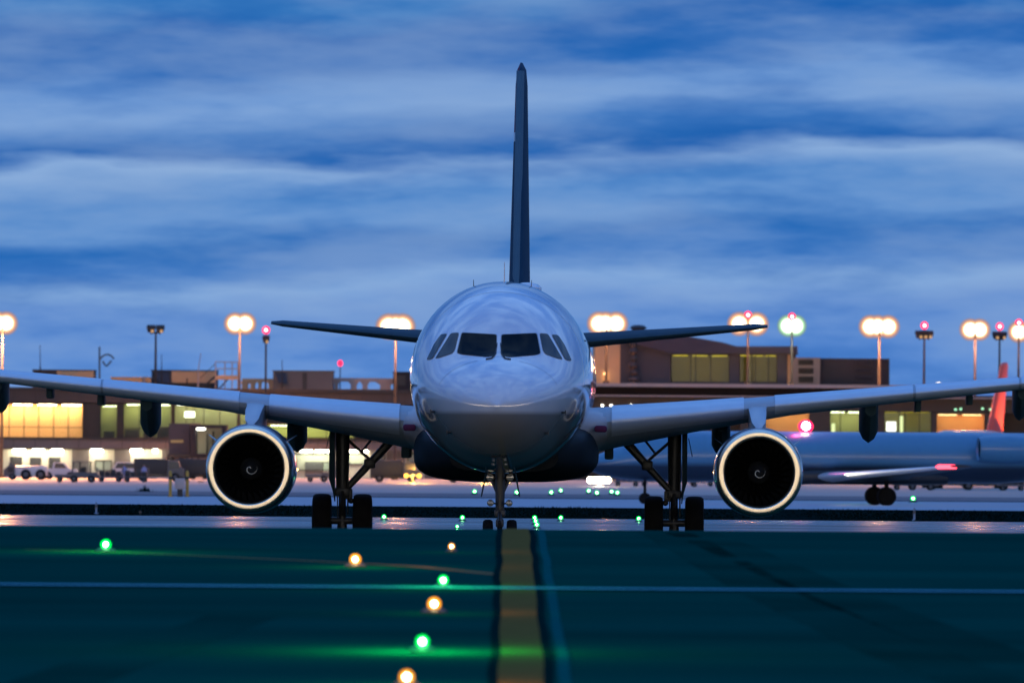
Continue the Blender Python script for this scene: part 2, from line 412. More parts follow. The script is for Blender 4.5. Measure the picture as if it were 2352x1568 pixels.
# ------------------------------------------------------------------ generic aircraft pieces
def interp(tab, s):
    if s <= tab[0][0]: return tab[0][1:]
    for a, b in zip(tab, tab[1:]):
        if a[0] <= s <= b[0]:
            t = (s - a[0])/(b[0] - a[0])
            return tuple(p + (q - p)*t for p, q in zip(a[1:], b[1:]))
    return tab[-1][1:]
def catmull(tab, n=4):
    o = []
    for i in range(len(tab) - 1):
        p0, p1, p2, p3 = tab[max(0, i-1)], tab[i], tab[i+1], tab[min(len(tab)-1, i+2)]
        for k in range(n):
            t = k/n; s = p1[0] + (p2[0]-p1[0])*t; row = [s]
            for c in range(1, len(p1)):
                h = p2[0]-p1[0]
                m1 = (p2[c]-p0[c])/(p2[0]-p0[0]) if p2[0] != p0[0] else 0
                m2 = (p3[c]-p1[c])/(p3[0]-p1[0])
                row.append((2*t**3-3*t**2+1)*p1[c] + (t**3-2*t**2+t)*h*m1 + (-2*t**3+3*t**2)*p2[c] + (t**3-t**2)*h*m2)
            o.append(tuple(row))
    o.append(tab[-1]); return o
def section(s, w, zt, zb, zc, n=48, off=0.0):
    r = []
    for i in range(n):
        a = 2*PI*i/n; c, q = math.cos(a), math.sin(a)
        r.append((c*(w + off), s, zc + (q*(zt - zc + off) if q >= 0 else q*(zc - zb + off))))
    return r
def airfoil(chord, th, n=14):
    up, lo = [], []
    for i in range(n + 1):
        x = (1 - math.cos(PI*i/n))/2
        t = 5*th*(0.2969*math.sqrt(x) - 0.126*x - 0.3516*x*x + 0.2843*x**3 - 0.1030*x**4)
        cam_ = 0.012*(1 - (2*x - 0.9)**2)
        up.append((x*chord, (cam_ + t*0.95)*chord)); lo.append((x*chord, (cam_ - t*1.05)*chord))
    return up[::-1] + lo[1:]
def wing_ring(y, le, chord, th, z, inc, sgn, lo=0.0, hi=1.0, grow=0.0):
    pts = airfoil(chord, th)
    ci, si = math.cos(inc), math.sin(inc)
    r = []
    for (x, t) in pts:
        if grow:
            L = math.hypot(x - 0.4*chord, t*6) or 1
            x -= grow*1.0 if x < 0.02*chord else 0; t += grow*(1 if t > 0.006*chord else -1)
        xx, tt = x - 0.3*chord, t
        r.append((sgn*y, le + 0.3*chord + xx*ci - tt*si*0 , z + tt - xx*si))
    return r

# ------------------------------------------------------------------ the airliner
D0 = 173.0
nose = P(1139, 1284, D0)
YAW = -math.radians(0.78)
plane = empty('airliner', (nose.x, D0, 0), 'white twin-engine airliner seen head-on, standing on the runway', 'airplane', rz=YAW)
NOSE = [(0.0, 0.03, 3.20, 3.14, 3.17), (0.08, 0.30, 3.43, 2.93, 3.18), (0.25, 0.55, 3.65, 2.72, 3.21), (0.5, 0.80, 3.84, 2.52, 3.27), (1.0, 1.12, 4.06, 2.27, 3.38), (1.5, 1.35, 4.24, 2.11, 3.48),
        (2.0, 1.53, 4.58, 2.03, 3.57), (2.5, 1.665, 4.98, 1.94, 3.62), (3.0, 1.765, 5.27, 1.87, 3.66), (3.6, 1.85, 5.50, 1.81, 3.70), (4.4, 1.915, 5.70, 1.765, 3.74), (5.4, 1.955, 5.82, 1.74, 3.78),
        (6.6, 1.972, 5.87, 1.73, 3.80), (8.5, 1.975, 5.87, 1.73, 3.80)]
FUS = catmull(NOSE, 5)[:-1] + [(8.5 + k*1.5, 1.975, 5.87, 1.73, 3.80) for k in range(11)] + [(25.5, 1.97, 5.87, 1.80, 3.83), (27.5, 1.90, 5.86, 2.05, 3.95), (30, 1.68, 5.81, 2.5, 4.16),
        (32.5, 1.30, 5.68, 3.05, 4.38), (35, 0.80, 5.45, 3.68, 4.58), (36.8, 0.42, 5.2, 4.22, 4.71), (37.5, 0.18, 4.98, 4.5, 4.75)]
def inside(s, x, z):
    w, zt, zb, zc = interp(FUS, s)
    h = (zt - zc) if z >= zc else (zc - zb)
    return (x/max(w, 1e-4))**2 + ((z - zc)/max(h, 1e-4))**2 <= 1
def front_s(x, z):
    a, b = 0.0, 8.4
    for _ in range(40):
        m = (a + b)/2
        if inside(m, x, z): b = m
        else: a = m
    return b
mb = MB()
mb.loft([section(*r, n=64) for r in FUS])
for k in range(40):                                      # cabin windows let into both sides
    s0 = 7.0 + k*0.53
    for sg in (-1, 1):
        pts = []
        for (ds_, dz) in ((-.11, -.12), (-.06, -.17), (.06, -.17), (.11, -.12), (.11, .12), (.06, .17), (-.06, .17), (-.11, .12)):
            z = 4.12 + dz; w, zt, zb, zc = interp(FUS, s0 + ds_)
            pts.append((sg*(w*math.sqrt(max(0, 1 - ((z - zc)/(zt - zc))**2)) + 0.004), s0 + ds_, z))
        mb.add(pts, [tuple(range(8))], 1)
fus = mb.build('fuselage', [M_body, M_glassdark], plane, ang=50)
# nose cap joint, a thin dark ring
def ring_band(s0, s1, off, a0=0, a1=2*PI, n=64):
    mb = MB(); rows = []
    for s in (s0, s1):
        w, zt, zb, zc = interp(FUS, s); row = []
        for i in range(n + 1):
            a = a0 + (a1 - a0)*i/n; q = math.sin(a)
            row.append((math.cos(a)*(w + off), s, zc + (q*(zt - zc + off) if q >= 0 else q*(zc - zb + off))))
        rows.append(row)
    return mb.loft(rows, closed=False)
ring_band(1.30, 1.31, 0.003, .25, PI/2 - .35).build('radome_seam', M_seam, fus)
ring_band(1.30, 1.31, 0.003, PI/2 + .35, PI - .25).build('radome_seam', M_seam, fus)
ring_band(3.95, 3.965, 0.003, 0.3, PI - 0.3).build('panel_seam', M_seam, fus)
def pane(poly, m, name, grow=0.0, off=0.012):
    cx = sum(p[0] for p in poly)/len(poly); cz = sum(p[1] for p in poly)/len(poly)
    b = bmesh.new()
    vs = [b.verts.new((cx + (p[0]-cx)*(1+grow), 0, cz + (p[1]-cz)*(1+grow))) for p in poly]
    b.faces.new(vs)
    bmesh.ops.triangulate(b, faces=b.faces[:])
    for _ in range(3): bmesh.ops.subdivide_edges(b, edges=b.edges[:], cuts=1, use_grid_fill=True)
    bmesh.ops.triangulate(b, faces=b.faces[:])
    b.verts.index_update()
    mb = MB()
    mb.add([(v.co.x*(1 + off*0.4), front_s(v.co.x, v.co.z) - off, v.co.z + off*0.3) for v in b.verts], [[v.index for v in f.verts] for f in b.faces])
    b.free()
    return mb.build(name, m, plane, ang=80)
def rounded(poly, r=0.035):
    o = []
    n = len(poly)
    for i in range(n):
        p, a, b = Vector(poly[i]), Vector(poly[i-1]), Vector(poly[(i+1) % n])
        u, w = (a - p), (b - p)
        rr = min(r, u.length*0.4, w.length*0.4)
        q0, q1 = p + u.normalized()*rr, p + w.normalized()*rr
        o += [tuple(q0), tuple((q0 + q1)*0.25 + p*0.5), tuple(q1)]
    return o
WIN = [([(.055, 4.675), (.78, 4.712), (.868, 4.285), (.76, 4.255), (.247, 4.205), (.11, 4.225), (.055, 4.27)], M_glassdark, 'windscreen'),
       ([(.85, 4.71), (1.02, 4.70), (1.335, 4.17), (1.22, 4.195), (.975, 4.28), (.925, 4.35)], M_glassgrey, 'side_window'),
       ([(1.10, 4.69), (1.235, 4.68), (1.37, 4.48), (1.525, 4.145), (1.395, 4.165)], M_glassgrey, 'side_window')]
for poly, m, nm in WIN:
    for sg in (-1, 1):
        pl = [(sg*x, z) for x, z in poly]
        if sg < 0: pl = pl[::-1]
        pane(rounded(pl), m, nm)
        w = pane(rounded(pl, 0.04), M_seam, 'window_seal', 0.045, 0.005)
for sg in (-1, 1):                                       # wipers
    mb = MB(); pts = [(sg*0.26, 4.16), (sg*0.14, 4.18), (sg*0.075, 4.26), (sg*0.035, 4.5)]
    mb.path([(x, front_s(x, z) - 0.035, z) for x, z in pts], [0.016, 0.014, 0.012, 0.01], 6).build('wiper', M_dark, plane)
    for (x, z) in ((1.33, 3.05), (0.98, 2.62)):
        s_ = front_s(x*0.985, z); mb = MB(); mb.tube((sg*x, s_, z), (sg*(x + 0.09), s_ - 0.02, z + .005), 0.03, 0.02); mb.box(sg*(x+.08) - .012, sg*(x+.08) + .012, s_ - .14, s_ + .02, z - .05, z + .05); mb.build('air_probe', M_dark, plane)
mb = MB(); mb.prism([(-0.012, 5.86), (0.012, 5.86), (0.006, 6.33), (-0.006, 6.33)], 9.0, 9.35)
mb.build('antenna', M_grey, plane, loc=(0, 0, 0))
for sx in (-1, 1):                                        # small probes on the crown and a forward door outline on each side
    mb = MB(); mb.prism([(sx*.62 - .008, 5.75), (sx*.62 + .008, 5.75), (sx*.62 + sx*.01, 5.90), (sx*.62, 5.90)], 6.4, 6.5); mb.build('antenna', M_dark, plane)
    mb = MB()
    def side(s_, z, off=.004):
        w, zt, zb, zc = interp(FUS, s_); h = zt - zc if z >= zc else zc - zb
        return (sx*(w*math.sqrt(max(0, 1 - ((z - zc)/h)**2)) + off), s_, z)
    for (sa, sb, zs) in ((5.1, 5.13, None), (5.92, 5.95, None)):
        zz = [2.75 + 1.85*k/10 for k in range(11)]
        mb.loft([[side(sa, z), side(sb, z)] for z in zz], closed=False)
    for z0_ in (2.75, 4.58): mb.loft([[side(5.1 + .85*k/6, z0_), side(5.1 + .85*k/6, z0_ + .03)] for k in range(7)], closed=False)
    mb.build('door_outline', M_dark, fus)
mb = MB()
mb.lathe([(0, 0.34), (0.10, 0.33), (0.17, 0.25), (0.21, 0.12), (0.22, 0.001)], (0.42, 15.5, 5.78), 'z', 20)
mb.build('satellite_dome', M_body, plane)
# belly fairing
def rbox(w, zb, zt, s, p=3.6, n=40):
    zc, h = (zb + zt)/2, (zt - zb)/2; r = []
    for i in range(n):
        a = 2*PI*i/n; c, q = math.cos(a), math.sin(a)
        r.append((math.copysign(abs(c)**(2/p), c)*w, s, zc + math.copysign(abs(q)**(2/p), q)*h))
    return r
mb = MB(); mb.loft([rbox(1.2, 1.75, 2.6, 10.2), rbox(1.7, 1.6, 2.75, 10.8), rbox(1.98, 1.53, 2.85, 11.8), rbox(2.06, 1.50, 2.9, 13.2), rbox(2.07, 1.50, 2.9, 18.5), rbox(1.9, 1.6, 2.8, 20.5), rbox(1.3, 1.85, 2.5, 22.3)])
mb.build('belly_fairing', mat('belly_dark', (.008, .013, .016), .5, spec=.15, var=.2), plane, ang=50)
# wings
WST = [(1.3, 11.75, 6.7, 0.15, 2.55, 0.10), (2.0, 12.1, 6.2, 0.148, 2.65, 0.095), (4.2, 13.2, 5.05, 0.132, 2.95, 0.06), (6.4, 14.35, 3.95, 0.118, 3.24, 0.034), (9.2, 15.75, 3.25, 0.112, 3.53, 0.026),
       (11.8, 17.1, 2.62, 0.108, 3.79, 0.02), (14.5, 18.45, 1.95, 0.105, 4.06, 0.01), (16.6, 19.55, 1.5, 0.10, 4.27, 0.0)]
def wst(y): return interp(WST, y)
def slat_strip(y0, y1, sgn, frac=0.17, grow=0.03):
    mb = MB(); rings = []
    n = max(2, int((y1 - y0)/0.5))
    for k in range(n + 1):
        y = y0 + (y1 - y0)*k/n; le, ch, th, z, inc = wst(y)
        pts = [p for p in airfoil(ch, th, 26)]
        keep = [(x, t) for (x, t) in pts if x <= frac*ch*(1 if t > 0 else 0.5)]
        ring = []
        for (x, t) in keep:
            xx = x - 0.3*ch
            nx_, nz_ = (-1, 0) if x < 0.004*ch else ((-0.35, 1) if t > 0 else (-0.35, -1))
            ring.append((sgn*y, le + 0.3*ch + xx*math.cos(inc) + nx_*grow, z + t - xx*math.sin(inc) + nz_*grow))
        rings.append(ring)
    mb.loft(rings, closed=False)
    for ring in (rings[0], rings[-1]): mb.add(ring, [tuple(range(len(ring)))])
    return mb
for sg in (-1, 1):
    mb = MB(); rings = []
    for y in [1.3, 2.0, 3.0, 4.2, 5.3, 6.4, 7.8, 9.2, 10.5, 11.8, 13.2, 14.5, 15.6, 16.6]:
        le, ch, th, z, inc = wst(y); rings.append(wing_ring(y, le, ch, th, z, inc, sg))
    mb.loft(rings)
    wing = mb.build('wing', M_wing, plane, ang=50)
    for (a, b) in ((2.36, 5.32), (6.02, 9.17), (9.23, 11.62), (11.68, 14.1), (14.16, 16.4)):
        slat_strip(a, b, sg).build('slat', M_slat, wing, ang=60)
    mb = MB()                                            # tip fence
    le, ch, th, z, inc = wst(16.6)
    mb.loft([[(sg*16.58, le + .5, z + .0), (sg*16.66, le + .5, z), (sg*16.66, le + 1.6, z), (sg*16.58, le + 1.6, z)], [(sg*16.6, le + 1.0, z + .9), (sg*16.64, le + 1.0, z + .9), (sg*16.64, le + 1.7, z + .9), (sg*16.6, le + 1.7, z + .9)]])
    mb.build('tip_fence', M_wing, wing)
    # root fillet
    mb = MB()
    rr = []
    for (y, k) in ((1.55, 1.3), (1.9, 1.15), (2.1, 1.05), (2.26, 1.0)):
        le, ch, th, z, inc = wst(y); rr.append(wing_ring(y, le - 0.5*(2.26 - y), ch*0.9, th*k, z, inc, sg))
    mb.loft(rr)
    rf = mb.build('root_fillet', M_grey, wing, ang=60)
    mb = MB(); le, ch, th, z, inc = wst(2.0); mb.bbox(sg*2.12 - .14, sg*2.12 + .14, le - .28, le - .1, z - .02, z + .13, .05); mb.build('root_stripe', M_maroon, rf)
    # flap track fairings, canoe shaped
    for (y, s0, s1, zb, wd) in ((4.86, 16.3, 20.2, 2.10, 0.215), (8.25, 17.0, 20.4, 2.42, 0.215), (11.75, 18.2, 20.6, 2.95, 0.16)):
        le, ch, th, z, inc = wst(y); zt = z - 0.05
        rings = []
        for k in range(9):
            t = k/8; s = s0 + (s1 - s0)*t; f = math.sin(PI*(0.06 + 0.88*t))**0.6
            zz = zt - (zt - zb)*f; w_ = wd*(0.35 + 0.65*f)
            rings.append([(sg*y + w_, s, zt), (sg*y + w_, s, zz + (zt-zz)*0.28), (sg*y + w_*0.62, s, zz + (zt-zz)*0.1), (sg*y, s, zz), (sg*y - w_*0.62, s, zz + (zt-zz)*0.1), (sg*y - w_, s, zz + (zt-zz)*0.28), (sg*y - w_, s, zt)])
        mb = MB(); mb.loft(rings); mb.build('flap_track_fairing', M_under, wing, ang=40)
    for (y, zl) in ((2.3, 0.68), (9.35, 0.40), (10.55, 0.36)):
        le, ch, th, z, inc = wst(y); mb = MB()
        w_ = 0.07 if y > 5 else 0.1
        mb.bbox(sg*y - w_, sg*y + w_, le + ch*0.55, le + ch*0.85, z - zl, z - 0.02, 0.04)
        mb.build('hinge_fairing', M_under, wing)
    # engine
    ex, ez, es = sg*5.62, 1.77, 10.6
    eng = bpy.data.objects.new('engine', None); COL.objects.link(eng); eng.parent = plane; eng.location = (ex, es, ez)
    mb = MB(); mb.lathe([(0.16, 0.942), (0.35, 0.968), (0.8, 0.985), (1.6, 1.0), (2.6, 0.97), (3.5, 0.86), (4.3, 0.70), (4.35, 0.64), (3.6, 0.6)], n=64)
    mb.build('nacelle', M_navy if False else mat('nacelle_paint', (0.045, 0.075, 0.13), 0.25, spec=0.5, var=0.08, coat=0.6), eng, ang=60)
    mb = MB(); lip = []
    for k in range(19):                                   # rounded lip from throat to outer skin
        q = -1 + 2*k/18
        lip.append(((0.11*abs(q)**6 + (0.26*max(0, -q - .75)/.25 if q < -.75 else 0) if q < 0 else 0.10*q**4 + (.05*(q - .8)/.2 if q > .8 else 0)), 0.846 + 0.0985*q))
    mb.lathe(lip, n=72); mb.build('inlet_lip', M_chrome, eng, ang=80)
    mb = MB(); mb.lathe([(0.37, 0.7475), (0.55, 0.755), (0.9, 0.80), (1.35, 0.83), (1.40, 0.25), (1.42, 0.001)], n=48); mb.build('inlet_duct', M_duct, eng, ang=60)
    mb = MB()
    for k in range(28):
        a = 2*PI*k/28; rows = []
        for r, tw in ((0.24, 0.35), (0.5, 0.7), (0.81, 1.05)):
            half = 0.095 + 0.04*r; ca, sa = math.cos(a + (r - .24)*.12), math.sin(a + (r - .24)*.12)
            tx, tz = -sa, ca
            dx, dy = math.sin(tw)*half, math.cos(tw)*half
            rows.append([(ca*r - tx*dx, 1.12 - dy, sa*r - tz*dx), (ca*r + tx*dx, 1.12 + dy, sa*r + tz*dx)])
        mb.loft(rows, closed=False)
    mb.build('fan', M_fan, eng, smooth=False)
    mb = MB(); mb.lathe([(0.66, 0.002), (0.70, 0.05), (0.80, 0.12), (0.95, 0.20), (1.1, 0.25)], n=32); sp = mb.build('spinner', M_dark, eng)
    mb = MB(); rows = []
    for k in range(34):
        t = k/33; a = 0.6 + t*2*PI*1.25; r = 0.012 + 0.165*t
        s_ = 0.66 + (r/0.27)**1.35*0.52 - 0.014; wd = 0.010 + 0.030*math.sin(PI*min(1, t*1.05))
        c, q = math.cos(a), math.sin(a)
        rows.append([(c*max(0, r - wd/2), s_ - .008, q*max(0, r - wd/2)), (c*(r + wd/2), s_, q*(r + wd/2))])
    mb.loft(rows, closed=False); mb.build('swirl_mark', M_swirl, eng, ang=80)
    for q in (-1, 1):                                     # strakes on the nacelle
        mb = MB(); a = math.radians(38)
        px, pz = q*math.cos(a)*0.97, math.sin(a)*0.97
        mb.loft([[(px, 0.9, pz), (px + .01, 0.9, pz - .012), (px + .01, 2.2, pz - .012), (px, 2.2, pz)], [(px + q*.21, 1.5, pz + .15), (px + q*.21 + .004, 1.5, pz + .146), (px + q*.21 + .004, 2.2, pz + .146), (px + q*.21, 2.2, pz + .15)]])
        mb.build('strake', M_navy, eng)
    mb = MB()                                             # pylon
    rr = []
    for (s, w_, z0, z1) in ((0.75, .03, .92, .97), (1.2, .13, .93, 1.13), (2.2, .16, .9, 1.33), (3.0, .165, .8, 1.42), (3.6, .20, .7, 1.50), (5.4, .16, .75, 1.25), (6.6, .04, 1.0, 1.2)):
        rr.append([(-w_, s, z0), (-w_*1.0, s, (z0+z1)/2), (-w_*1.15, s, z1 - .03), (-w_*0.6, s, z1), (w_*0.6, s, z1), (w_*1.15, s, z1 - .03), (w_, s, (z0+z1)/2), (w_, s, z0)])
    mb.loft(rr); mb.build('pylon', M_grey, eng, ang=50)
    mb = MB(); mb.lathe([(3.3, 0.55), (4.4, 0.45), (5.2, 0.28), (5.5, 0.05)], n=32); mb.build('exhaust_plug', M_dark, eng)
    # main gear
    g = bpy.data.objects.new('main_gear', None); COL.objects.link(g); g.parent = plane; g.location = (sg*3.795, 17.7, 0)
    mb = MB(); mb.tube((0, 0, 0.45), (0, 0, 1.25), 0.085, 0.085, 14); mb.tube((0, 0, 1.15), (0, 0, 2.75), 0.145, 0.16, 16); mb.tube((-.47, 0, .56), (.47, 0, .56), 0.085, n=12)
    mb.tube((0, -.1, 0.7), (0, -.35, 0.95), 0.05); mb.tube((0, -.35, .95), (0, -.1, 1.25), .05); mb.bbox(-.17, .17, -.16, .16, 1.12, 1.32, .04); mb.tube((0.0, .02, .35), (0, .02, .62), .12, .1)
    mb.tube((.13, -.1, .7), (.13, -.1, 2.2), .018, n=6); mb.tube((-.1, -.14, .6), (-.12, -.14, 2.0), .014, n=6)
    mb.build('strut', M_gear, g)
    mb = MB(); i_ = -sg                                    # side stay towards the fuselage
    mb.tube((i_*.1, 0, 1.30), (i_*1.2, 0, 2.5), .075, .11, 10); mb.bbox(i_*.62 - .13, i_*.62 + .13, -.1, .1, 1.76, 1.98, .04)
    mb.tube((i_*.66, 0, 1.93), (i_*.1, 0, 2.42), .035, n=8); mb.tube((i_*.42, 0, 2.12), (i_*.72, 0, 2.5), .028, n=8); mb.bbox(i_*.14 - .09, i_*.14 + .09, -.1, .1, 1.05, 1.3, .03); mb.ball((i_*.2, 0, 1.02), .07)
    mb.build('side_stay', M_gear, g)
    mb = MB(); o_ = sg
    mb.loft([[(o_*.17, -.5, 2.62), (o_*.29, -.5, 2.62), (o_*.29, .45, 2.62), (o_*.17, .45, 2.62)], [(o_*.18, -.45, 1.5), (o_*.29, -.45, 1.5), (o_*.29, .4, 1.5), (o_*.18, .4, 1.5)], [(o_*.17, -.2, 1.25), (o_*.22, -.2, 1.25), (o_*.22, .2, 1.25), (o_*.17, .2, 1.25)], [(o_*.16, -.06, 1.0), (o_*.18, -.06, 1.0), (o_*.18, .06, 1.0), (o_*.16, .06, 1.0)]])
    mb.add([(o_*.31, .2, 2.5), (o_*.33, .2, 2.5), (o_*.42, .3, 2.08), (o_*.40, .3, 2.08)], [(0, 1, 2, 3)])
    mb.build('gear_door', M_under, g, ang=50)
    for x in (-.465, .465):
        mb = MB(); mb.lathe([(-.19, .30), (-.205, .36), (-.215, .47), (-.20, .545), (-.15, .578), (-.06, .588), (.06, .588), (.15, .578), (.20, .545), (.215, .47), (.205, .36), (.19, .30), (-.19, .30)], (x, 0, .588), 'x', 36)
        wh = mb.build('wheel', M_tyre, g, ang=40)
        mb = MB(); mb.lathe([(-.15, .30), (-.12, .12), (-.17, .08), (-.17, .001)], (x, 0, .588), 'x', 24); mb.lathe([(.15, .30), (.12, .12), (.17, .08), (.17, .001)], (x, 0, .588), 'x', 24)
        mb.build('rim', M_gear, wh)
    # tailplane half
    mb = MB(); rr = []
    for (y, le, ch, z) in ((0.5, 30.9, 4.3, 4.73), (1.3, 31.5, 3.85, 4.80), (3.6, 33.1, 2.65, 5.02), (5.9, 34.75, 1.55, 5.24), (6.2, 35.1, 1.2, 5.265)):
        rr.append(wing_ring(y, le, ch, 0.10 if y < 6 else 0.06, z, -0.028, sg))
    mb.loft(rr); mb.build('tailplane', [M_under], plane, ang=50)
# fin
mb = MB(); rr = []
for (z, le, ch, th) in ((5.3, 27.8, 6.9, 0.078), (6.1, 29.1, 6.1, 0.083), (8.0, 30.75, 5.0, 0.086), (9.85, 32.3, 3.9, 0.09), (11.2, 33.5, 3.1, 0.095), (11.6, 33.9, 2.75, 0.08), (11.78, 34.5, 1.8, 0.03)):
    rr.append([(t*1.0, le + x, z) for (x, t) in airfoil(ch, th)])
mb.loft(rr[:4]); mb.loft(rr[3:])
for i, f in enumerate(mb.f):
    if len(f) == 4 and min(mb.v[q][2] for q in f) > 9.8 and sum(mb.v[q][0] for q in f)/4 < -.02: mb.m[i] = 1
# pale band between the two colours
b0 = [(t*1.0, le + x, z) for (z, le, ch, th) in ((9.75, 32.22, 3.94, 0.087),) for (x, t) in airfoil(ch, th*1.05)]
b1 = [(t*1.0, le + x, z) for (z, le, ch, th) in ((9.98, 32.42, 3.81, 0.087),) for (x, t) in airfoil(ch, th*1.05)]
n0 = len(mb.f); mb.loft([b0, b1], cap=True, mi=2)
for i in range(n0, len(mb.f)):
    if sum(mb.v[q][0] for q in mb.f[i])/len(mb.f[i]) > -.02: mb.m[i] = 0
fin = mb.build('tail_fin', [mat('fin_paint', (0.007, 0.040, 0.082), 0.6, spec=0.08, var=0.15, coat=0.0), M_maroon, M_grey], plane, ang=50)
mb = MB(); rows = []
for (z, le) in ((6.0, 28.98), (6.4, 29.35), (8.0, 30.73), (9.85, 32.28), (11.2, 33.48), (11.55, 33.85)):
    w_ = 0.10 if z > 6.2 else 0.05
    rows.append([(-w_, le + .16 - .0, z), (-w_*.6, le + .03, z), (0, le - .012, z), (w_*.6, le + .03, z), (w_, le + .16, z)])
mb.loft(rows, closed=False); mb.build('fin_leading_edge', mat('fin_edge', (.03, .085, .13), .5, var=.15, scale=2), fin, ang=80)
# nose gear
g = bpy.data.objects.new('nose_gear', None); COL.objects.link(g); g.parent = plane; g.location = (0, 5.07, 0)
mb = MB(); mb.tube((0, 0, .35), (0, 0, 1.0), .06, n=12); mb.tube((0, 0, .95), (0, 0, 2.0), .095, .115, 14); mb.tube((-.28, 0, .385), (.28, 0, .385), .06)
mb.bbox(-.12, .12, -.12, .12, .82, .98, .03); mb.tube((0, -.12, .5), (0, -.34, .72), .04); mb.tube((0, -.34, .72), (0, -.1, .92), .04)
mb.tube((-.04, 0, 1.3), (-.3, .2, 1.9), .04, n=8); mb.tube((.04, 0, 1.3), (.3, .2, 1.9), .04, n=8); mb.bbox(-.085, .085, -.16, 0, .6, .78, .03)
mb.build('strut', M_gear, g)
for x in (-.255, .255):
    mb = MB(); mb.lathe([(-.09, .2), (-.11, .28), (-.10, .35), (-.05, .38), (.05, .38), (.10, .35), (.11, .28), (.09, .2), (-.09, .2)], (x, 0, .385), 'x', 30)
    wh = mb.build('wheel', M_tyre, g, ang=40)
    mb = MB(); mb.lathe([(-.07, .2), (-.05, .06), (-.08, .001)], (x, 0, .385), 'x', 20); mb.lathe([(.07, .2), (.05, .06), (.08, .001)], (x, 0, .385), 'x', 20); mb.build('rim', M_gear, wh)
    q = 1 if x > 0 else -1
    for (lx, lz, r) in ((q*.215, 1.665, .085), (q*.20, 1.12, .07)):
        mb = MB(); mb.lathe([(.14, .02), (.1, r*.7), (0.02, r), (-.01, r*1.04), (-.015, r*.93)], (lx, -.22, lz), 'y', 20); mb.tube((lx, -.1, lz), (0, 0, lz - .03), .018, n=6); lb = mb.build('taxi_lamp', M_dark, g)
        mb = MB(); mb.lathe([(-.008, r*.93), (-.02, r*.6), (-.026, .001)], (lx, -.22, lz), 'y', 20); mb.build('lens', M_lens, lb)
    mb = MB(); mb.loft([[(q*.30, .3, 1.75), (q*.33, .3, 1.75), (q*.33, 1.2, 1.75), (q*.30, 1.2, 1.75)], [(q*.40, .4, 1.25), (q*.42, .4, 1.25), (q*.42, 1.1, 1.25), (q*.40, 1.1, 1.25)]]); mb.build('gear_door', M_under, g)

# ------------------------------------------------------------------ regional jet crossing behind
jp = P(1345, 1160, 444)
jet = empty('regional_jet', (jp.x, 444, gz(444)), 'blue grey regional jet taxiing across behind the right engine', 'airplane', rz=math.radians(-90 + 9))
# local frame: nose at the origin, aft along +y, here turned so that aft points to the right
JF = catmull([(0, .02, 2.12, 2.06, 2.08), (.4, .42, 2.5, 1.7, 2.1), (1.2, .8, 2.85, 1.45, 2.15), (2.2, 1.08, 3.3, 1.3, 2.3), (3.4, 1.28, 3.72, 1.22, 2.45), (4.8, 1.345, 3.9, 1.2, 2.55), (7, 1.345, 3.92, 1.2, 2.56)], 4)[:-1] + [(7 + k*2.2, 1.345, 3.92, 1.2, 2.56) for k in range(8)] + [(25, 1.3, 3.92, 1.4, 2.66), (28, 1.0, 3.85, 2.1, 2.95), (31, .45, 3.6, 2.9, 3.2), (32, .15, 3.4, 3.1, 3.25)]
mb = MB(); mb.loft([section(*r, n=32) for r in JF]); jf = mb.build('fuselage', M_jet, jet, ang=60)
for sg in (-1, 1):
    mb = MB(); rr = []
    for (y, le, ch, z) in ((.9, 12.0, 5.2, 1.45), (3.5, 13.6, 3.4, 1.62), (10.8, 17.2, 1.4, 2.12), (11.2, 17.6, 1.0, 2.2)):
        rr.append(wing_ring(y, le, ch, .12, z, .03, sg))
    mb.loft(rr); w_ = mb.build('wing', M_jetdark, jet, ang=60)
    mb = MB(); rr = []
    for (y, le, ch, z) in ((1.2, 12.18, 5.0, 1.47), (3.5, 13.6, 3.4, 1.62), (10.8, 17.2, 1.4, 2.12)):
        r_ = [p for p in wing_ring(y, le - .02, ch, .122, z, .03, sg)]; rr.append(r_[10:19])
    mb.loft(rr, closed=False); mb.build('leading_edge', M_slat, w_, ang=70)
    mb = MB(); mb.lathe([(21.0, .5), (20.9, .62), (21.2, .70), (22.5, .76), (24.0, .68), (25.2, .5), (25.0, .4)], (sg*2.05, 0, 3.05), 'y', 28); mb.bbox(min(sg*1.1, sg*1.6), max(sg*1.1, sg*1.6), 21.6, 24.4, 2.9, 3.2, .05); mb.build('engine', M_jet, jet, ang=50)
    mb = MB(); mb.tube((sg*1.6, 16.0, .5), (sg*1.6, 16.0, 1.5), .12); mb.lathe([(-.35, .2), (-.35, .42), (-.25, .5), (.25, .5), (.35, .42), (.35, .2)], (sg*1.6, 16.0, .5), 'x', 20, cap=True); mb.build('main_gear', M_tyre, jet)
    mb = MB(); mb.lathe([(-.6, .02), (-.45, .12), (.45, .12), (.6, .02)], (sg*10.95, 17.3, 2.15), 'y', 10); mb.build('wingtip_light', emit('port_light', (1, .05, .08), 6) if sg > 0 else E_greenc, jet)
    mb = MB(); mb.loft([[(sg*.1, 29.0, 6.1), (sg*.1, 29.1, 6.2), (sg*.1, 31.6, 6.1)], [(sg*4, 30.8, 6.0), (sg*4, 30.9, 6.08), (sg*4, 32.0, 6.0)]]); mb.build('tailplane', M_jet, jet)
mb = MB(); mb.loft([rbox(1.0, 1.0, 1.9, 10.5, n=24), rbox(1.42, 1.1, 2.0, 12, n=24), rbox(1.45, 1.1, 2.0, 17, n=24), rbox(.9, 1.15, 1.8, 19.5, n=24)]); mb.build('belly_fairing', M_jetdark, jet, ang=50)
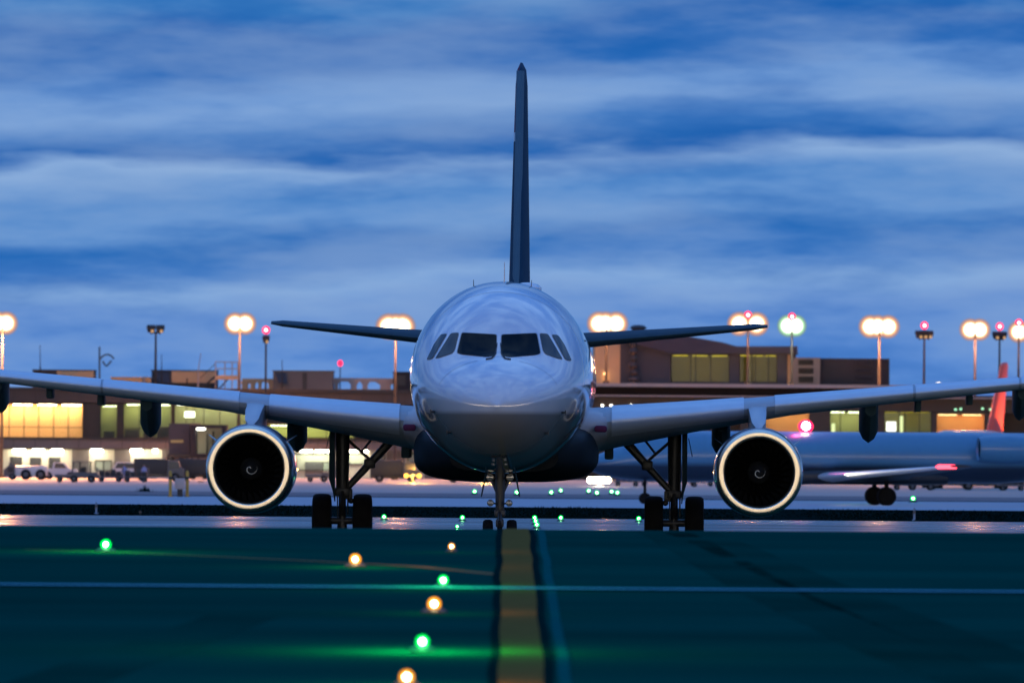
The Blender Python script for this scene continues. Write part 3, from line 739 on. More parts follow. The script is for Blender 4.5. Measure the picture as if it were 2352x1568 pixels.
mb = MB(); mb.loft([[(t, le + x, z) for (x, t) in airfoil(ch, .1)] for (z, le, ch) in ((3.6, 26.5, 4.6), (6.2, 29.2, 2.7))]); mb.build('tail_fin', M_jet, jet, ang=50)
mb = MB(); mb.tube((0, 3.2, .3), (0, 3.2, 1.3), .08); mb.lathe([(-.2, .1), (-.2, .3), (.2, .3), (.2, .1)], (0, 3.2, .3), 'x', 18, cap=True); mb.build('nose_gear', M_tyre, jet)
mb = MB(); mb.tube((0, 11.9, 3.9), (0, 11.9, 4.02), .2, .2); mb.build('beacon_base', M_jetdark, jet)
mb = MB(); mb.ball((0, 11.9, 4.2), .42, sz=.85); bc = mb.build('red_beacon', emit('jet_beacon', (1.0, 0.02, 0.1), 3), jet); mb = MB(); mb.lathe([(-.2, .05), (-.1, .22), (.1, .22), (.2, .05)], (.3, 11.85, 4.22), 'x', 14, cap=True); mb.build('beacon_core', emit('jet_beacon_core', (1, .5, .5), 40), bc)
lamp('beacon_glow', (.2, 11.5, 4.9), (1, .05, .2), 180, jet, .15)
ll = lamp('landing_light_glow', (2.0, 11.6, 1.75), (1, .85, .6), 2600, jet, .1); ll.data.type = 'SPOT'; ll.data.spot_size = 1.1; ll.rotation_euler = Vector((-.9, -.42, -.0)).to_track_quat('Z', 'Y').to_euler()
mb = MB(); mb.ball((-1.36, 19.5, 2.8), .17, sz=.7); mb.build('service_light', emit('service_lamp', (1, .55, .25), 12), jet)

# ------------------------------------------------------------------ terminal, left
DT = 920
def fbox(mb, x0, y0, x1, y1, d0, d1, mi=0, dref=None):
    a, b, c, e = rect(x0, y0, x1, y1, dref or d0); mb.box(a, b, d0, d1, c, e, mi); return mb
def room(parent, x0, y0, x1, y1, wallm, lightm, depth=2.6, d=DT, muls=(), rail=None, strips=1, frame=M_frame, lightz=0.12, floor_dark=True, name='window'):
    a, b, c, e = rect(x0, y0, x1, y1, d)
    mb = MB()                                            # the lined recess behind the glass
    mb.box(a, b, d + depth, d + depth + .1, c, e, 0)
    mb.box(a - .05, a, d + .15, d + depth, c, e, 0); mb.box(b, b + .05, d + .15, d + depth, c, e, 0)
    mb.box(a, b, d + .15, d + depth, e, e + .05, 0); mb.box(a, b, d + .15, d + depth, c - .05, c, 0)
    win = mb.build(name, [wallm], parent, smooth=False)
    mb = MB(); n = strips
    for k in range(n):
        xa = a + (b - a)*(k + .12)/n; xb = a + (b - a)*(k + .88)/n
        mb.box(xa, xb, d + depth*.45, d + depth*.7, e - .16, e - .06)
    mb.build('ceiling_light', lightm, win, smooth=False)
    mb = MB(); t = .09
    mb.box(a, b, d - .04, d + .12, e - t, e); mb.box(a, b, d - .04, d + .12, c, c + t); mb.box(a, a + t, d - .04, d + .12, c + t, e - t); mb.box(b - t, b, d - .04, d + .12, c + t, e - t)
    for m_ in muls:
        x = P(m_, (y0 + y1)/2, d).x; mb.box(x - t/2, x + t/2, d - .04, d + .12, c + t, e - t)
    if rail: 
        z = P(x0, rail, d).z; mb.box(a + t, b - t, d - .02, d + .10, z - .04, z + .04)
    mb.build('frame', frame, win, smooth=False)
    mb = MB(); mb.box(a + .02, b - .02, d + .03, d + .045, c + .02, e - .02); mb.build('pane', M_glass, win, smooth=False)
    return win, (a, b, c, e)
term = empty('terminal_building', (P(450, 1100, DT).x, DT, gz(DT)), 'long brown two-storey terminal with lit windows behind the left wing', 'terminal')
term_inv = Vector(term.location)
class _Off:                                              # children are built in world coordinates, then moved into the parent's frame
    pass
def settle(root):
    for ch in list(root.children):
        ch.location = ch.location - Vector(root.location)
mb = MB()
X0, X1 = P(-700, 1000, DT).x, P(1290, 1000, DT).x
za = lambda y, x=450: P(x, y, DT).z
z_roof, z_wt, z_wb, z_gf, z_gr = za(893), za(926), za(1006), za(1031), gz(DT) - .2
mb.box(X0, X1, DT, DT + 40, z_wt, z_roof, 0)                            # parapet and roof block
mb.box(X0, X1, DT + 3.2, DT + 40, z_wb, z_wt - .003, 1)                 # core behind the gallery
mb.box(X0, X1, DT - .05, DT + 40, z_gf, z_wb, 1)                        # band between floors
mb.box(X0, X1, DT + 3.2, DT + 40, z_gr, z_gf - .003, 1)
for (a, b) in ((-700, -260), (191, 230), (270, 283), (395, 400), (585, 612), (815, 850), (960, 1290)):
    fbox(mb, a, 926.5, b, 1005.5, DT + .1, DT + 3.1, 2)
for k in range(60):                                       # panel joints of the cladding
    x = X0 + 1.5 + k*2.4
    if x < X1 - 1:
        mb.box(x, x + .05, DT - .02, DT - .002, z_wt + .02, z_roof - .35, 2); mb.box(x, x + .04, DT - .07, DT - .052, z_gf + .02, z_wb - .25, 2)
mb.build('wall', [M_brown, M_stone, M_frame], term, smooth=False)
mb = MB()
mb.box(X0, X1, DT - .16, DT - .003, z_roof - .32, z_roof + .06); mb.box(X0, X1, DT - .2, DT - .055, z_wb - .22, z_wb - .02)
mb.build('roof_trim', M_steel, term, smooth=False)
room(term, -260, 926, 191, 1006, M_warm, E_warmtube, 2.2, muls=[20.7 - 34.2*k for k in range(9)] + [55, 88.8, 123, 157], rail=978, strips=8)
room(term, 230, 930, 270, 1006, M_olive, E_fluo, 2.6)
room(term, 283, 927, 395, 1006, M_olive, E_fluo, 2.6, muls=[320, 356], rail=983, strips=2)
room(term, 400, 927, 585, 1006, M_olive, E_fluow, 2.6, muls=[428, 445, 468, 505, 545], rail=983, strips=4)
room(term, 612, 975, 815, 1006, M_olive, E_fluo, 2.6, muls=[680, 750], strips=3)
room(term, 850, 950, 960, 1006, M_olive, E_fluo, 2.6, muls=[905], strips=2)
# furniture seen dark in the gallery
mb = MB()
for (a, b, y) in ((286, 318, 986), (330, 352, 990), (360, 392, 980), (238, 262, 990), (405, 440, 985), (460, 500, 984)):
    mb = MB(); fbox(mb, a, y, b, 1005, DT + 1.0, DT + 1.8, 0, dref=DT + 1); mb.build('seating', M_frame, term, smooth=False)
# ground floor: recessed pale wall, dark openings, canopy lights
mb = MB()
def gwall(a, b, mi): fbox(mb, a, 1032, b, 1102, DT + 1.5, DT + 3.0, mi, dref=DT + 1.5)
for (a, b, mi) in ((-700, 5, 1), (5, 165, 0), (165, 205, 1), (205, 262, 0), (262, 300, 1), (300, 372, 0), (372, 660, 1), (660, 770, 0), (770, 785, 1), (785, 850, 0), (850, 930, 1), (930, 975, 0), (975, 1290, 1)): gwall(a, b, mi)
mb.build('ground_floor_wall', [M_pale, M_stone], term, smooth=False)
for (a, y0, b, y1, m_) in ((23, 1048, 51, 1104, M_vdark), (68, 1049, 95, 1104, M_vdark), (112, 1049, 139, 1104, M_vdark), (324, 1062, 338, 1102, M_olive), (700, 1060, 740, 1104, M_stone)):
    mb = MB(); fbox(mb, a, y0, b, y1, DT + 1.40, DT + 1.497, 0, dref=DT + 1.45)
    mb.build('door', m_, term, smooth=False)
room(term, 218, 1056, 257, 1081, M_olive, E_fluo, 1.2, d=DT + 1.4, muls=[238], name='entrance')
for (xa, ya, xb, yb, wm, em, dp) in ((672, 1040, 762, 1080, M_wht, E_bay, 1.2), (786, 1040, 840, 1066, M_wht, E_bay, 1.2), (864, 1042, 886, 1064, M_wht, E_bay, 1.2), (936, 1040, 968, 1062, M_olive, E_fluo, 1.2)):
    room(term, xa, ya, xb, yb, wm, em, dp, d=DT + 1.3, strips=2, name='loading_bay')
for i, (a, b) in enumerate(((30, 58), (75, 101), (118, 144), (209, 235), (300, 326), (352, 362), (690, 716), (726, 754), (795, 822), (832, 845))):
    mb = MB(); fbox(mb, a, 1031.5, b, 1038.5, DT + .25, DT + .9, 0, dref=DT + .5)
    mb.build('canopy_light', E_tube, term, smooth=False)
settle(term)

# things on the roof of the left terminal
ZR = z_roof
def roofbox(name, label, cat, x0, y0, x1, d, m, depth=6, extra=None, mats=None):
    a, b, c, e = rect(x0, y0, x1, 895, d)
    t = empty(name, ((a+b)/2, d, ZR), label, cat)
    mb = MB(); ax, bx = a - (a+b)/2, b - (a+b)/2
    mb.box(ax, bx, 0, depth, 0, e - ZR); mb.box(ax - .08, bx + .08, -.08, depth + .08, e - ZR + .003, e - ZR + .12)
    mb.build('body', m, t, smooth=False)
    return t, ax, bx, e - ZR
t, a, b, h = roofbox('plant_room', 'dark brown and tan plant room on the roof at far left', 'plant room', 75, 851, 215, 932, M_brown)
mb = MB(); mb.box(a + (b-a)*.4, b + .01, -.06, -.003, .02, h - .02); mb.build('tan_cladding', M_tan, t, smooth=False)
mb = MB(); mb.box(a + (b-a)*.27, a + (b-a)*.36, -.05, -.003, .02, h*.8); mb.build('door', M_vdark, t, smooth=False)
t, a, b, h = roofbox('roof_duct', 'low orange-lit roof duct beside the hooked mast', 'duct', 255, 868, 346, 930, M_tan, 2)
mb = MB(); mb.box(a + (b-a)*.22, a + (b-a)*.36, -.12, -.003, 0, h*.9); mb.tube((b - .7, -.3, 0), (b - .7, -.3, h + .2), .12); mb.build('vent_hood', M_pink, t)
t, a, b, h = roofbox('plant_room', 'grey and orange-lit plant room left of the roof stairs', 'plant room', 348, 852, 497, 931, M_greywall)
mb = MB(); mb.box(a + (b-a)*.31, b + .01, -.06, -.003, h*.36, h - .02); mb.build('tan_cladding', M_tan, t, smooth=False)
mb = MB(); mb.loft([[(a + .2, -.02, h - .1), (a + 1.9, -.02, h - .1)], [(a + .9, -.9, h*.35), (a + 2.1, -.9, h*.35)]], closed=False); mb.box(a + .9, a + 2.1, -.9, -.86, h*.33, h*.36); mb.build('awning', M_vdark, t, smooth=False)
mb = MB(); mb.box(a + (b-a)*.36, b - .4, -.4, -.06, 0, h*.33); mb.tube((a + 4, -.5, 0), (a + 4, -.5, h*.6), .08); mb.build('pipework', M_frame, t)
t, a, b, h = roofbox('plant_room', 'plain grey plant room with a dark door right of the red-topped pole', 'plant room', 627, 853, 765, 931, M_stone)
mb = MB(); a2 = a + (b-a)*.49; mb.box(a2, a2 + .5, -.05, -.003, .05, h*.93); mb.build('door', M_vdark, t, smooth=False)
mb = MB(); mb.loft([[(a + .25, -.02, h - .15), (a + 1.35, -.02, h - .15)], [(a + .65, -.9, h*.38), (a + 1.6, -.9, h*.38)]], closed=False); mb.box(a + .65, a + 1.6, -.9, -.86, h*.36, h*.39); mb.build('awning', M_vdark, t, smooth=False)
t, a, b, h = roofbox('roof_housing', 'dark box housing on the roof beside the fuselage', 'housing', 903, 856, 990, 932, M_charcoal)
mb = MB(); mb.box(a + .2, a + 1.4, -.05, -.003, h*.3, h*.85); mb.build('louver', M_vdark, t, smooth=False)
# lit canopy with openings
def canopy(label, x0, y0, x1, d, spans, m):
    a, b, c, e = rect(x0, y0, x1, 895, d)
    t = empty('roof_canopy', ((a+b)/2, d, ZR), label, 'canopy'); o = (a+b)/2
    mb = MB(); hh = e - ZR; mb.box(a - o, b - o, 0, 3, hh*.72, hh); mb.box(a - o, b - o, 0, 3, 0, hh*.12); mb.build('slab', m, t, smooth=False)
    for (q, w_) in spans:
        x = P(q, 880, d).x - o; mb = MB(); ww = w_/20.6
        mb.loft([[(x - ww*.5, .02, hh*.12), (x + ww*.5, .02, hh*.12), (x + ww*.5, 2.9, hh*.12), (x - ww*.5, 2.9, hh*.12)], [(x - ww*.45, .02, hh*.45), (x + ww*.45, .02, hh*.45), (x + ww*.45, 2.9, hh*.45), (x - ww*.45, 2.9, hh*.45)], [(x - ww*.9, .02, hh*.72), (x + ww*.9, .02, hh*.72), (x + ww*.9, 2.9, hh*.72), (x - ww*.9, 2.9, hh*.72)]])
        mb.build('pier', m, t, smooth=False)
    return t
canopy('pale canopy with arched openings right of the grey plant room', 766, 868, 903, 935, ((772, 8), (812, 14), (838, 12), (885, 26)), M_pink)
canopy('thin walkway canopy between the roof stairs and grey plant room', 556, 869, 626, 935, ((562, 14), (580, 10), (596, 6), (622, 10)), M_tan)
# stairs with railed platform
st = empty('access_stairs', (P(520, 895, 926).x, 926, ZR), 'railed metal stairs and platform on the terminal roof', 'stairs')
mb = MB(); Wd = 1.25; zt_ = P(520, 862, 926).z - ZR
mb.box(-Wd, Wd, 0, 1.2, zt_ - .45, zt_); mb.build('platform', M_tan, st, smooth=False)
mb = MB()
for x in (-Wd, -.2, .6, Wd): mb.tube((x, 0, 0), (x, 0, zt_ + 1.5), .04, n=6); mb.tube((x, 1.2, 0), (x, 1.2, zt_ + 1.5), .04, n=6)
for z in (zt_ + .75, zt_ + 1.5): mb.tube((-Wd, 0, z), (Wd, 0, z), .05, n=6); mb.tube((-Wd, 1.2, z), (Wd, 1.2, z), .05, n=6)
mb.build('railing', M_pink, st)
mb = MB(); mb.tube((-Wd, .1, zt_ - .1), (-Wd - 1.7, .1, 0), .1, n=6); mb.tube((-Wd, 1.1, zt_ - .1), (-Wd - 1.7, 1.1, 0), .1, n=6); mb.tube((-Wd, .1, zt_ + 1.3), (-Wd - 1.7, .1, 1.2), .04, n=6); mb.tube((Wd*.2, .1, zt_ - .3), (-Wd*.7, .1, 0), .09, n=6)
for k in range(6): mb.box(-Wd - .28*k - .3, -Wd - .28*k, .1, 1.1, zt_*(1 - (k+1)/6.5), zt_*(1 - (k+1)/6.5) + .05)
mb.build('flight', M_steel, st, smooth=False)
# hooked mast
hm = empty('hooked_mast', (P(228, 868, 928).x, 928, ZR), 'blue-green mast with a curved arm and pointed hanger on the roof', 'mast')
def L(px, py): 
    p = P(px, py, 928); return (p.x - hm.location.x, 0, p.z - ZR)
mb = MB(); mb.tube(L(228.5, 895), L(228.5, 796), .12, .1); mb.build('pole', M_teal, hm)
mb = MB(); mb.path([L(229, 826), L(233, 820), L(240, 815), L(248, 813.5), L(256, 817), L(262, 824)], [.1]*6, 8); mb.path([L(236, 829), L(241, 838), L(246, 840), L(256, 828)], [.1]*4, 8); mb.build('curved_arm', M_teal, hm)
def aerial(px, ytop, ybot, d, label, lean=0, m=M_frame):
    a, b = P(px, ybot, d), P(px + lean, ytop, d); t = empty('aerial', (a.x, d, ZR), label, 'aerial')
    mb = MB(); mb.tube((0, 0, 0), (0, 0, (b.z - ZR)*.5), .11, .08, 6); mb.tube((0, 0, (b.z - ZR)*.5), (b.x - a.x, 0, b.z - ZR), .055, .035, 6); mb.box(-.2, .2, -.2, .2, 0, .12)
    mb.build('whip', m, t)
aerial(92, 792, 895, 929, 'thin dark aerial on the brown and tan plant room', 0)
aerial(371, 814, 895, 929, 'short dark aerial just right of the unlit twin floodlight mast')
aerial(455, 812, 895, 929, 'pinkish leaning aerial left of the roof stairs', 6, M_pink)
aerial(648, 826, 895, 929, 'short dark aerial on the plain grey plant room')

# ------------------------------------------------------------------ concourse, right
conc = empty('concourse_building', (P(1800, 1100, DT).x, DT, gz(DT)), 'dark low concourse with pink-lit roof edge behind the right wing', 'concourse')
CX0, CX1 = P(1300, 900, DT).x, P(2135, 900, DT).x
CX2 = P(3200, 900, DT).x
z0, z1, z2, z3, z4 = (P(1750, y, DT).z for y in (882, 890, 909, 912, 944))
mb = MB()
mb.box(CX0, CX1, DT + .5, DT + 45, z2, z1, 0); mb.box(CX0, CX2, DT + 1, DT + 45, z4, z3 - .003, 1); mb.box(CX0, CX2, DT + 4, DT + 45, gz(DT) - .2, z4 - .003, 1)
mb.box(CX1, CX2, DT + .5, DT + 45, z3, z2 + .2, 0)
for (a, b) in ((1300, 1330), (1700, 1752), (1860, 1905), (1985, 2030), (2140, 2150), (2262, 2300)): fbox(mb, a, 944.5, b, 1102, DT + 1, DT + 3.9, 1)
mb.build('wall', [M_darkbrown, mat('dull_brown_wall', (0.07, 0.05, 0.035), 0.8, var=.2, scale=.4)], conc, smooth=False)
mb = MB(); mb.box(CX0, CX1, DT - .6, DT + 45, z1 + .003, z0); mb.box(CX0, CX2, DT - .1, DT + .9, z3, z2 - .003); mb.build('roof_edge', M_pink, conc, smooth=False)
room(conc, 1752, 944, 1860, 1000, M_warm, E_dim, 2.8, d=DT + 1, strips=3)
room(conc, 1905, 944, 1985, 1000, M_olive, E_fluo, 2.8, d=DT + 1, muls=[1930], strips=2)
room(conc, 2030, 944, 2140, 1000, M_olive, E_yell, 2.8, d=DT + 1, muls=[2066, 2079, 2112], strips=3)
room(conc, 2150, 950, 2262, 1000, M_warm, E_dim, 2.8, d=DT + 1, strips=2)
mb = MB(); fbox(mb, 2036, 968, 2058, 990, DT + 1.3, DT + 1.5); mb.build('lit_panel', emit('lit_panel', (1, .93, .8), 2.5), conc, smooth=False)
mb = MB(); fbox(mb, 2066, 955, 2074, 992, DT + 1.3, DT + 1.5); fbox(mb, 1910, 972, 1918, 992, DT + 1.3, DT + 1.5); mb.build('lit_column', emit('lit_column', (.95, 1, .45), 1.2), conc, smooth=False)
for (x, y) in ((1384, 931), (1404, 931), (1450, 931), (1530, 932)):
    p = P(x, y, DT - .1); mb = MB(); mb.ball((p.x, DT + .93, p.z), .13, sz=.8); mb.build('downlight', E_fluow, conc)
for (x, y) in ((2196, 940), (2208, 939), (2258, 938), (2276, 940)):
    p = P(x, y, DT - .1); mb = MB(); mb.ball((p.x, DT + .93, p.z), .15, sz=.8); mb.build('green_downlight', emit('green_downlight', (.45, 1, .6), 1.5), conc)
settle(conc)
# upper hall on the concourse roof
hall = empty('departure_hall', (P(1650, 882, 925).x, 935, z0), 'grey upper hall with curved roof and yellow-lit windows', 'hall')
HD = 935
mb = MB()
fbox(mb, 1366, 790, 1424, 884, HD, HD + 25, 1); fbox(mb, 1424.2, 782, 1540, 884, HD, HD + 25, 0)
fbox(mb, 1540.2, 806, 1828, 884, HD + 3.4, HD + 25, 0); fbox(mb, 1540.2, 878, 1828, 884, HD, HD + 3.3, 0)
fbox(mb, 1676, 812, 1698, 877.8, HD, HD + 3.3, 0); fbox(mb, 1786, 812, 1808, 877.8, HD, HD + 3.3, 0)
mb.build('wall', [M_greywall, M_tan], hall, smooth=False)
mb = MB(); fbox(mb, 1809, 812, 1815, 884, HD - .1, HD + .25); mb.build('orange_column', M_tan, hall, smooth=False)
def poly(pts, d): return [(P(x, y, d).x, P(x, y, d).z) for x, y in pts]
mb = MB(); mb.prism(poly([(1433, 783), (1433, 762), (1474, 759), (1520, 763), (1573, 771), (1625, 780), (1660, 786), (1692, 795), (1832, 795), (1832, 811), (1540, 811), (1500, 800)], HD - .8), HD - .8, HD + 26); mb.build('roof', mat('roof_slate', (.025, .030, .055), .8, var=.15), hall, smooth=False)
mb = MB(); mb.prism(poly([(1540, 811.3), (1834, 811.3), (1834, 814), (1540, 814)], HD - .9), HD - .9, HD + .1); mb.build('eaves', M_frame, hall, smooth=False)
room(hall, 1541, 814, 1676, 878, M_oliveD, E_yell, 3.0, d=HD + .2, muls=[1586, 1598, 1632], strips=3, frame=M_charcoal)
room(hall, 1698, 814, 1786, 878, M_oliveD, E_yell, 3.0, d=HD + .2, muls=[1728, 1735, 1765], strips=3, frame=M_charcoal)
mb = MB(); c = P(1466, 757, HD + 5); mb.lathe([(0, .75), (.3, .75), (.35, .95), (.55, .9), (.75, .6), (.8, .001)], (c.x, HD + 5, c.z - .25), 'z', 20); mb.build('ventilator', M_vdark, hall)
mb = MB()
for k, (x, y, r) in enumerate(((1453, 790, 6), (1455, 806, 11), (1456, 822, 9), (1454, 838, 12), (1456, 854, 10), (1457, 870, 15), (1456, 881, 18))):
    p = P(x, y, HD - 1.0); mb.lathe([(-.42, r/20.4*.55), (-.1, r/20.4), (.1, r/20.4*.9), (.35, r/20.4*.5)], (p.x, HD - 1.0, p.z), 'z', 12, cap=True)
mb.tube((P(1455, 884, HD - 1).x, HD - 1, P(1455, 884, HD).z), (P(1455, 785, HD - 1).x, HD - 1, P(1455, 785, HD).z), .2); mb.build('vent_stack', M_vdark, hall)
mb = MB(); p = P(1391, 858, HD); mb.ball((p.x, HD - .3, p.z), .2); mb.tube((p.x, HD - .3, p.z - 1.1), (p.x, HD - .3, p.z), .06); mb.build('wall_lamp', emit('wall_lamp', (1, .6, .25), 6), hall)
settle(hall)
def louvre_box(label, x0, y0, x1, m, lx, ly, lw, rows, d, lm, name='cooling_unit'):
    a, b, c, e = rect(x0, y0, x1, 886, d); o = (a+b)/2
    t = empty(name, (o, d, z0), label, 'cooling unit', 'rooftop cooling units')
    mb = MB(); mb.box(a - o, b - o, 0, 9, 0, e - z0); mb.build('casing', m, t, smooth=False)
    for (ya, yb) in rows:
        q = rect(lx, ya, lx + lw, yb, d); mb = MB(); n = 4
        for k in range(n):
            za_, zb_ = q[2] + (q[3]-q[2])*k/n, q[2] + (q[3]-q[2])*(k+.75)/n
            mb.add([(q[0]-o, -.02, za_ - z0), (q[1]-o, -.02, za_ - z0), (q[1]-o, -.16, zb_ - z0), (q[0]-o, -.16, zb_ - z0)], [(0, 1, 2, 3)])
            mb.box(q[0]-o, q[1]-o, -.17, -.003, zb_ - z0, zb_ - z0 + .03)
        mb.build('louver', lm, t, smooth=False)
louvre_box('pale cooling unit with dark louvres next to the grey hall', 1818, 821, 1884, M_stone, 1834, 0, 34, ((826, 838), (845, 858), (864, 878)), 934, M_vdark)
louvre_box('long charcoal cooling unit with grey louvres at concourse end', 1885, 823, 2043, M_charcoal, 1965, 0, 38, ((829, 839), (846, 853), (862, 868), (875, 880)), 935, M_greywall)
t = empty('roof_lamp', (P(2156, 884, 925).x, 925, P(2156, 890, 925).z - 1), 'small white lamp on the roof right of the charcoal cooling unit', 'lamp')
mb = MB(); mb.tube((0, 0, 0), (0, 0, .9), .07); mb.build('post', M_steel, t)
mb = MB(); mb.lathe([(.9, .15), (1.1, .38), (1.45, .36), (1.6, .05)], axis='z', n=16, cap=True); mb.build('globe', emit('globe', (1, .85, .65), 3), t)

# ------------------------------------------------------------------ floodlight masts
def floodmast(px, py, d, label, heads=(-12, 12), lit=True, beacon=False, zbase=None, white=False, power=60000, sub=1.0, spill=None, beam=None):
    p = P(px, py, d); zb = gz(d) if zbase is None else zbase
    t = empty('floodlight_mast', (p.x, d, zb), label, 'floodlight mast', 'floodlight masts round the apron')
    h = p.z - zb; k = d/FPX
    mb = MB(); mb.tube((0, 0, 0), (0, 0, h - .3), .17, .10, 10); mb.tube((0, 0, 0), (0, 0, .3), .4, .4, 10); mb.build('pole', M_steel, t)
    if len(heads) > 1:
        mb = MB(); mb.tube((heads[0]*k, 0, h - .45), (heads[-1]*k, 0, h - .45), .08, n=8); mb.build('crossarm', M_steel, t)
    for q in heads:
        x = q*k; hb = bpy.data.objects.new('lamp_head', None); COL.objects.link(hb); hb.parent = t; hb.location = (x, 0, h)
        R_ = .52*sub
        if lit:
            mb = MB(); mb.lathe([(.12, R_*2.39), (.15, R_*2.40), (.3, R_*1.3), (.5, R_*.6), (.62, R_*.3), (.64, .001)], axis='y', n=20); mb.tube((0, .1, -.5), (0, .1, -R_*.8), .07)
            mb.build('housing', M_vdark, hb)
            rg = E_ringw if white else E_ring
            mb = MB()
            for q_, (ra, rb) in enumerate(((1.15, 1.4), (1.4, 1.65), (1.65, 1.9), (1.9, 2.15), (2.15, 2.4))): mb.lathe([(-.04 + .03*q_, R_*ra), (-.01 + .03*q_, R_*rb)], axis='y', n=24, mi=q_)
            mb.build('halo_rings', rg, hb)  # glowing rings that draw the lens halo round the lamp
            mb = MB(); mb.lathe([(-.05, R_*1.15), (-.14, R_*.7), (-.18, .001)], axis='y', n=20); mb.build('lens', E_white if white else E_flood, hb)
        else:
            mb = MB(); mb.loft([[(-.46*sub, -.35, .32), (.46*sub, -.35, .32), (.46*sub, .4, .45), (-.46*sub, .4, .45)], [(-.5*sub, -.45, .1), (.5*sub, -.45, .1), (.5*sub, .45, .15), (-.5*sub, .45, .15)], [(-.33*sub, -.4, -.42), (.33*sub, -.4, -.42), (.33*sub, .3, -.42), (-.33*sub, .3, -.42)]]); mb.tube((0, 0, -.6), (0, 0, -.3), .08)
            mb.build('housing', M_frame, hb)
            mb = MB(); mb.bbox(.0, .3*sub, -.5, -.38, -.42, -.12, .03); mb.build('lens', E_ember, hb)
    if lit:
        c_ = (.9, 1, .7) if white else (1, .40, .15)
        lamp('floodlight', (0, -2.2, h - .5), c_, power*(spill or (.03 if zbase is None else .006)), t, .5)
        sp_ = lamp('floodlight_beam', (0, -1.0, h - .4), c_, power*(beam or (.24 if zbase is None else .12)), t, .5)
        sp_.data.type = 'SPOT'; sp_.data.spot_size = math.radians(140); sp_.data.spot_blend = .5
        sp_.rotation_euler = Vector((0, .55, 1)).to_track_quat('Z', 'Y').to_euler()
    if beacon:
        mb = MB(); mb.tube((-.0, 0, h - .3), (0, 0, h + .75*sub), .06, n=8); mb.build('beacon_stem', M_vdark, t)
        mb = MB(); mb.ball((0, -.05, h + 1.0), .42, sz=1.05); bb = mb.build('red_beacon', E_red, t)
        mb = MB(); mb.ball((0, -.36, h + 1.0), .2); mb.build('beacon_core', E_redcore, bb)
    return t
CR = z0
floodmast(6, 742, 872, 'warm floodlight mast cut off at the left edge of the picture', (-10, 8), power=130000, beam=1.0, spill=.08)
floodmast(358, 755, 928, 'unlit black twin floodlight mast on the roof near the hooked mast', (-11, 10), lit=False, zbase=ZR)
floodmast(551, 743, 915, 'warm twin floodlight mast rising beside the roof stairs', (-11, 12), power=90000, spill=.07)
floodmast(611, 779, 905, 'dark single-lamp pole with red beacon under the left tailplane tip', (0,), lit=False, beacon=True, sub=.8)
floodmast(909, 750, 890, 'large warm floodlight mast just left of the aircraft nose', (-16, 0, 15), power=130000, sub=1.15)
floodmast(1393, 743, 930, 'large warm floodlight mast just right of the aircraft nose', (-17, -2, 22), zbase=CR, power=90000, sub=1.1)
floodmast(1718, 744, 930, 'warm twin floodlight mast with red beacon by right tailplane tip', (-20, 20), beacon=True, zbase=CR, power=60000, sub=1.1)
floodmast(1819, 748, 930, 'greenish white floodlight mast with red beacon', (-8, 8), beacon=True, zbase=CR, white=True, power=40000)
floodmast(2020, 750, 925, 'wide warm floodlight mast behind the charcoal cooling unit', (-21, -4, 20), zbase=CR - .5, power=80000, beam=.5, sub=1.05)
floodmast(2123, 768, 930, 'unlit dark floodlight mast with red beacon right of charcoal unit', (-11, 0, 11), lit=False, beacon=True, zbase=CR - 3)
floodmast(2240, 757, 928, 'warm floodlight mast between two red-beacon masts', (-11, 10), power=60000, zbase=CR - 3, beam=.6)
floodmast(2296, 770, 940, 'unlit dark floodlight mast with red beacon above the red tail', (-8, 8), lit=False, beacon=True, zbase=CR - 3, sub=.9)
floodmast(2340, 762, 935, 'small warm single-lamp mast with red beacon at right edge', (0,), beacon=True, zbase=CR - 3, power=30000)
t = empty('beacon_mast', (P(781, 890, 938).x, 938, ZR), 'slim mast with one red beacon above the pale roof canopy', 'beacon mast')
hh = P(781, 834, 938).z - ZR
mb = MB(); mb.tube((0, 0, 0), (0, 0, hh - .2), .07, .05, 8); mb.box(-.2, .2, -.2, .2, 0, .1); mb.build('pole', M_steel, t)
mb = MB(); mb.ball((0, 0, hh), .3, sz=1.2); mb.build('red_beacon', E_red, t)

# ------------------------------------------------------------------ jet bridge
JD = 880
jb = empty('jet_bridge', (P(430, 1105, JD).x, JD, gz(JD)), 'grey passenger jet bridge with a lit doorway behind the left engine', 'jet bridge')
mb = MB(); fbox(mb, 388, 972, 436, 1044, JD, JD + 30); mb.build('tunnel', M_greywall, jb, smooth=False)
mb = MB(); fbox(mb, 392, 1010, 421, 1016, JD - .06, JD - .003); mb.build('tunnel_grille', M_olive, jb, smooth=False)
a, b, c, e = rect(437, 975, 520, 1048, JD - 2)
mb = MB(); mb.box(a, b, JD - 2, JD + 3, e - .35, e); mb.box(a, b, JD - 2, JD + 3, c, c + .3); mb.box(a, a + .6, JD - 2, JD + 3, c + .3, e - .35); mb.box(b - .5, b, JD - 2, JD + 3, c + .3, e - .35); mb.box(a + .6, b - .5, JD + 2.6, JD + 3, c + .3, e - .35, 1)
mb.build('cab', [M_charcoal, M_pale], jb, smooth=False)
mb = MB(); fbox(mb, 452, 982, 470, 987, JD - 1.2, JD + .5); mb.build('cab_light', E_fluow, jb, smooth=False)
mb = MB(); fbox(mb, 474, 995, 478, 1044, JD + 1.6, JD + 1.8); fbox(mb, 487, 990, 492, 1044, JD + 1.6, JD + 1.8); mb.build('cab_rail', M_frame, jb, smooth=False)
mb = MB(); 
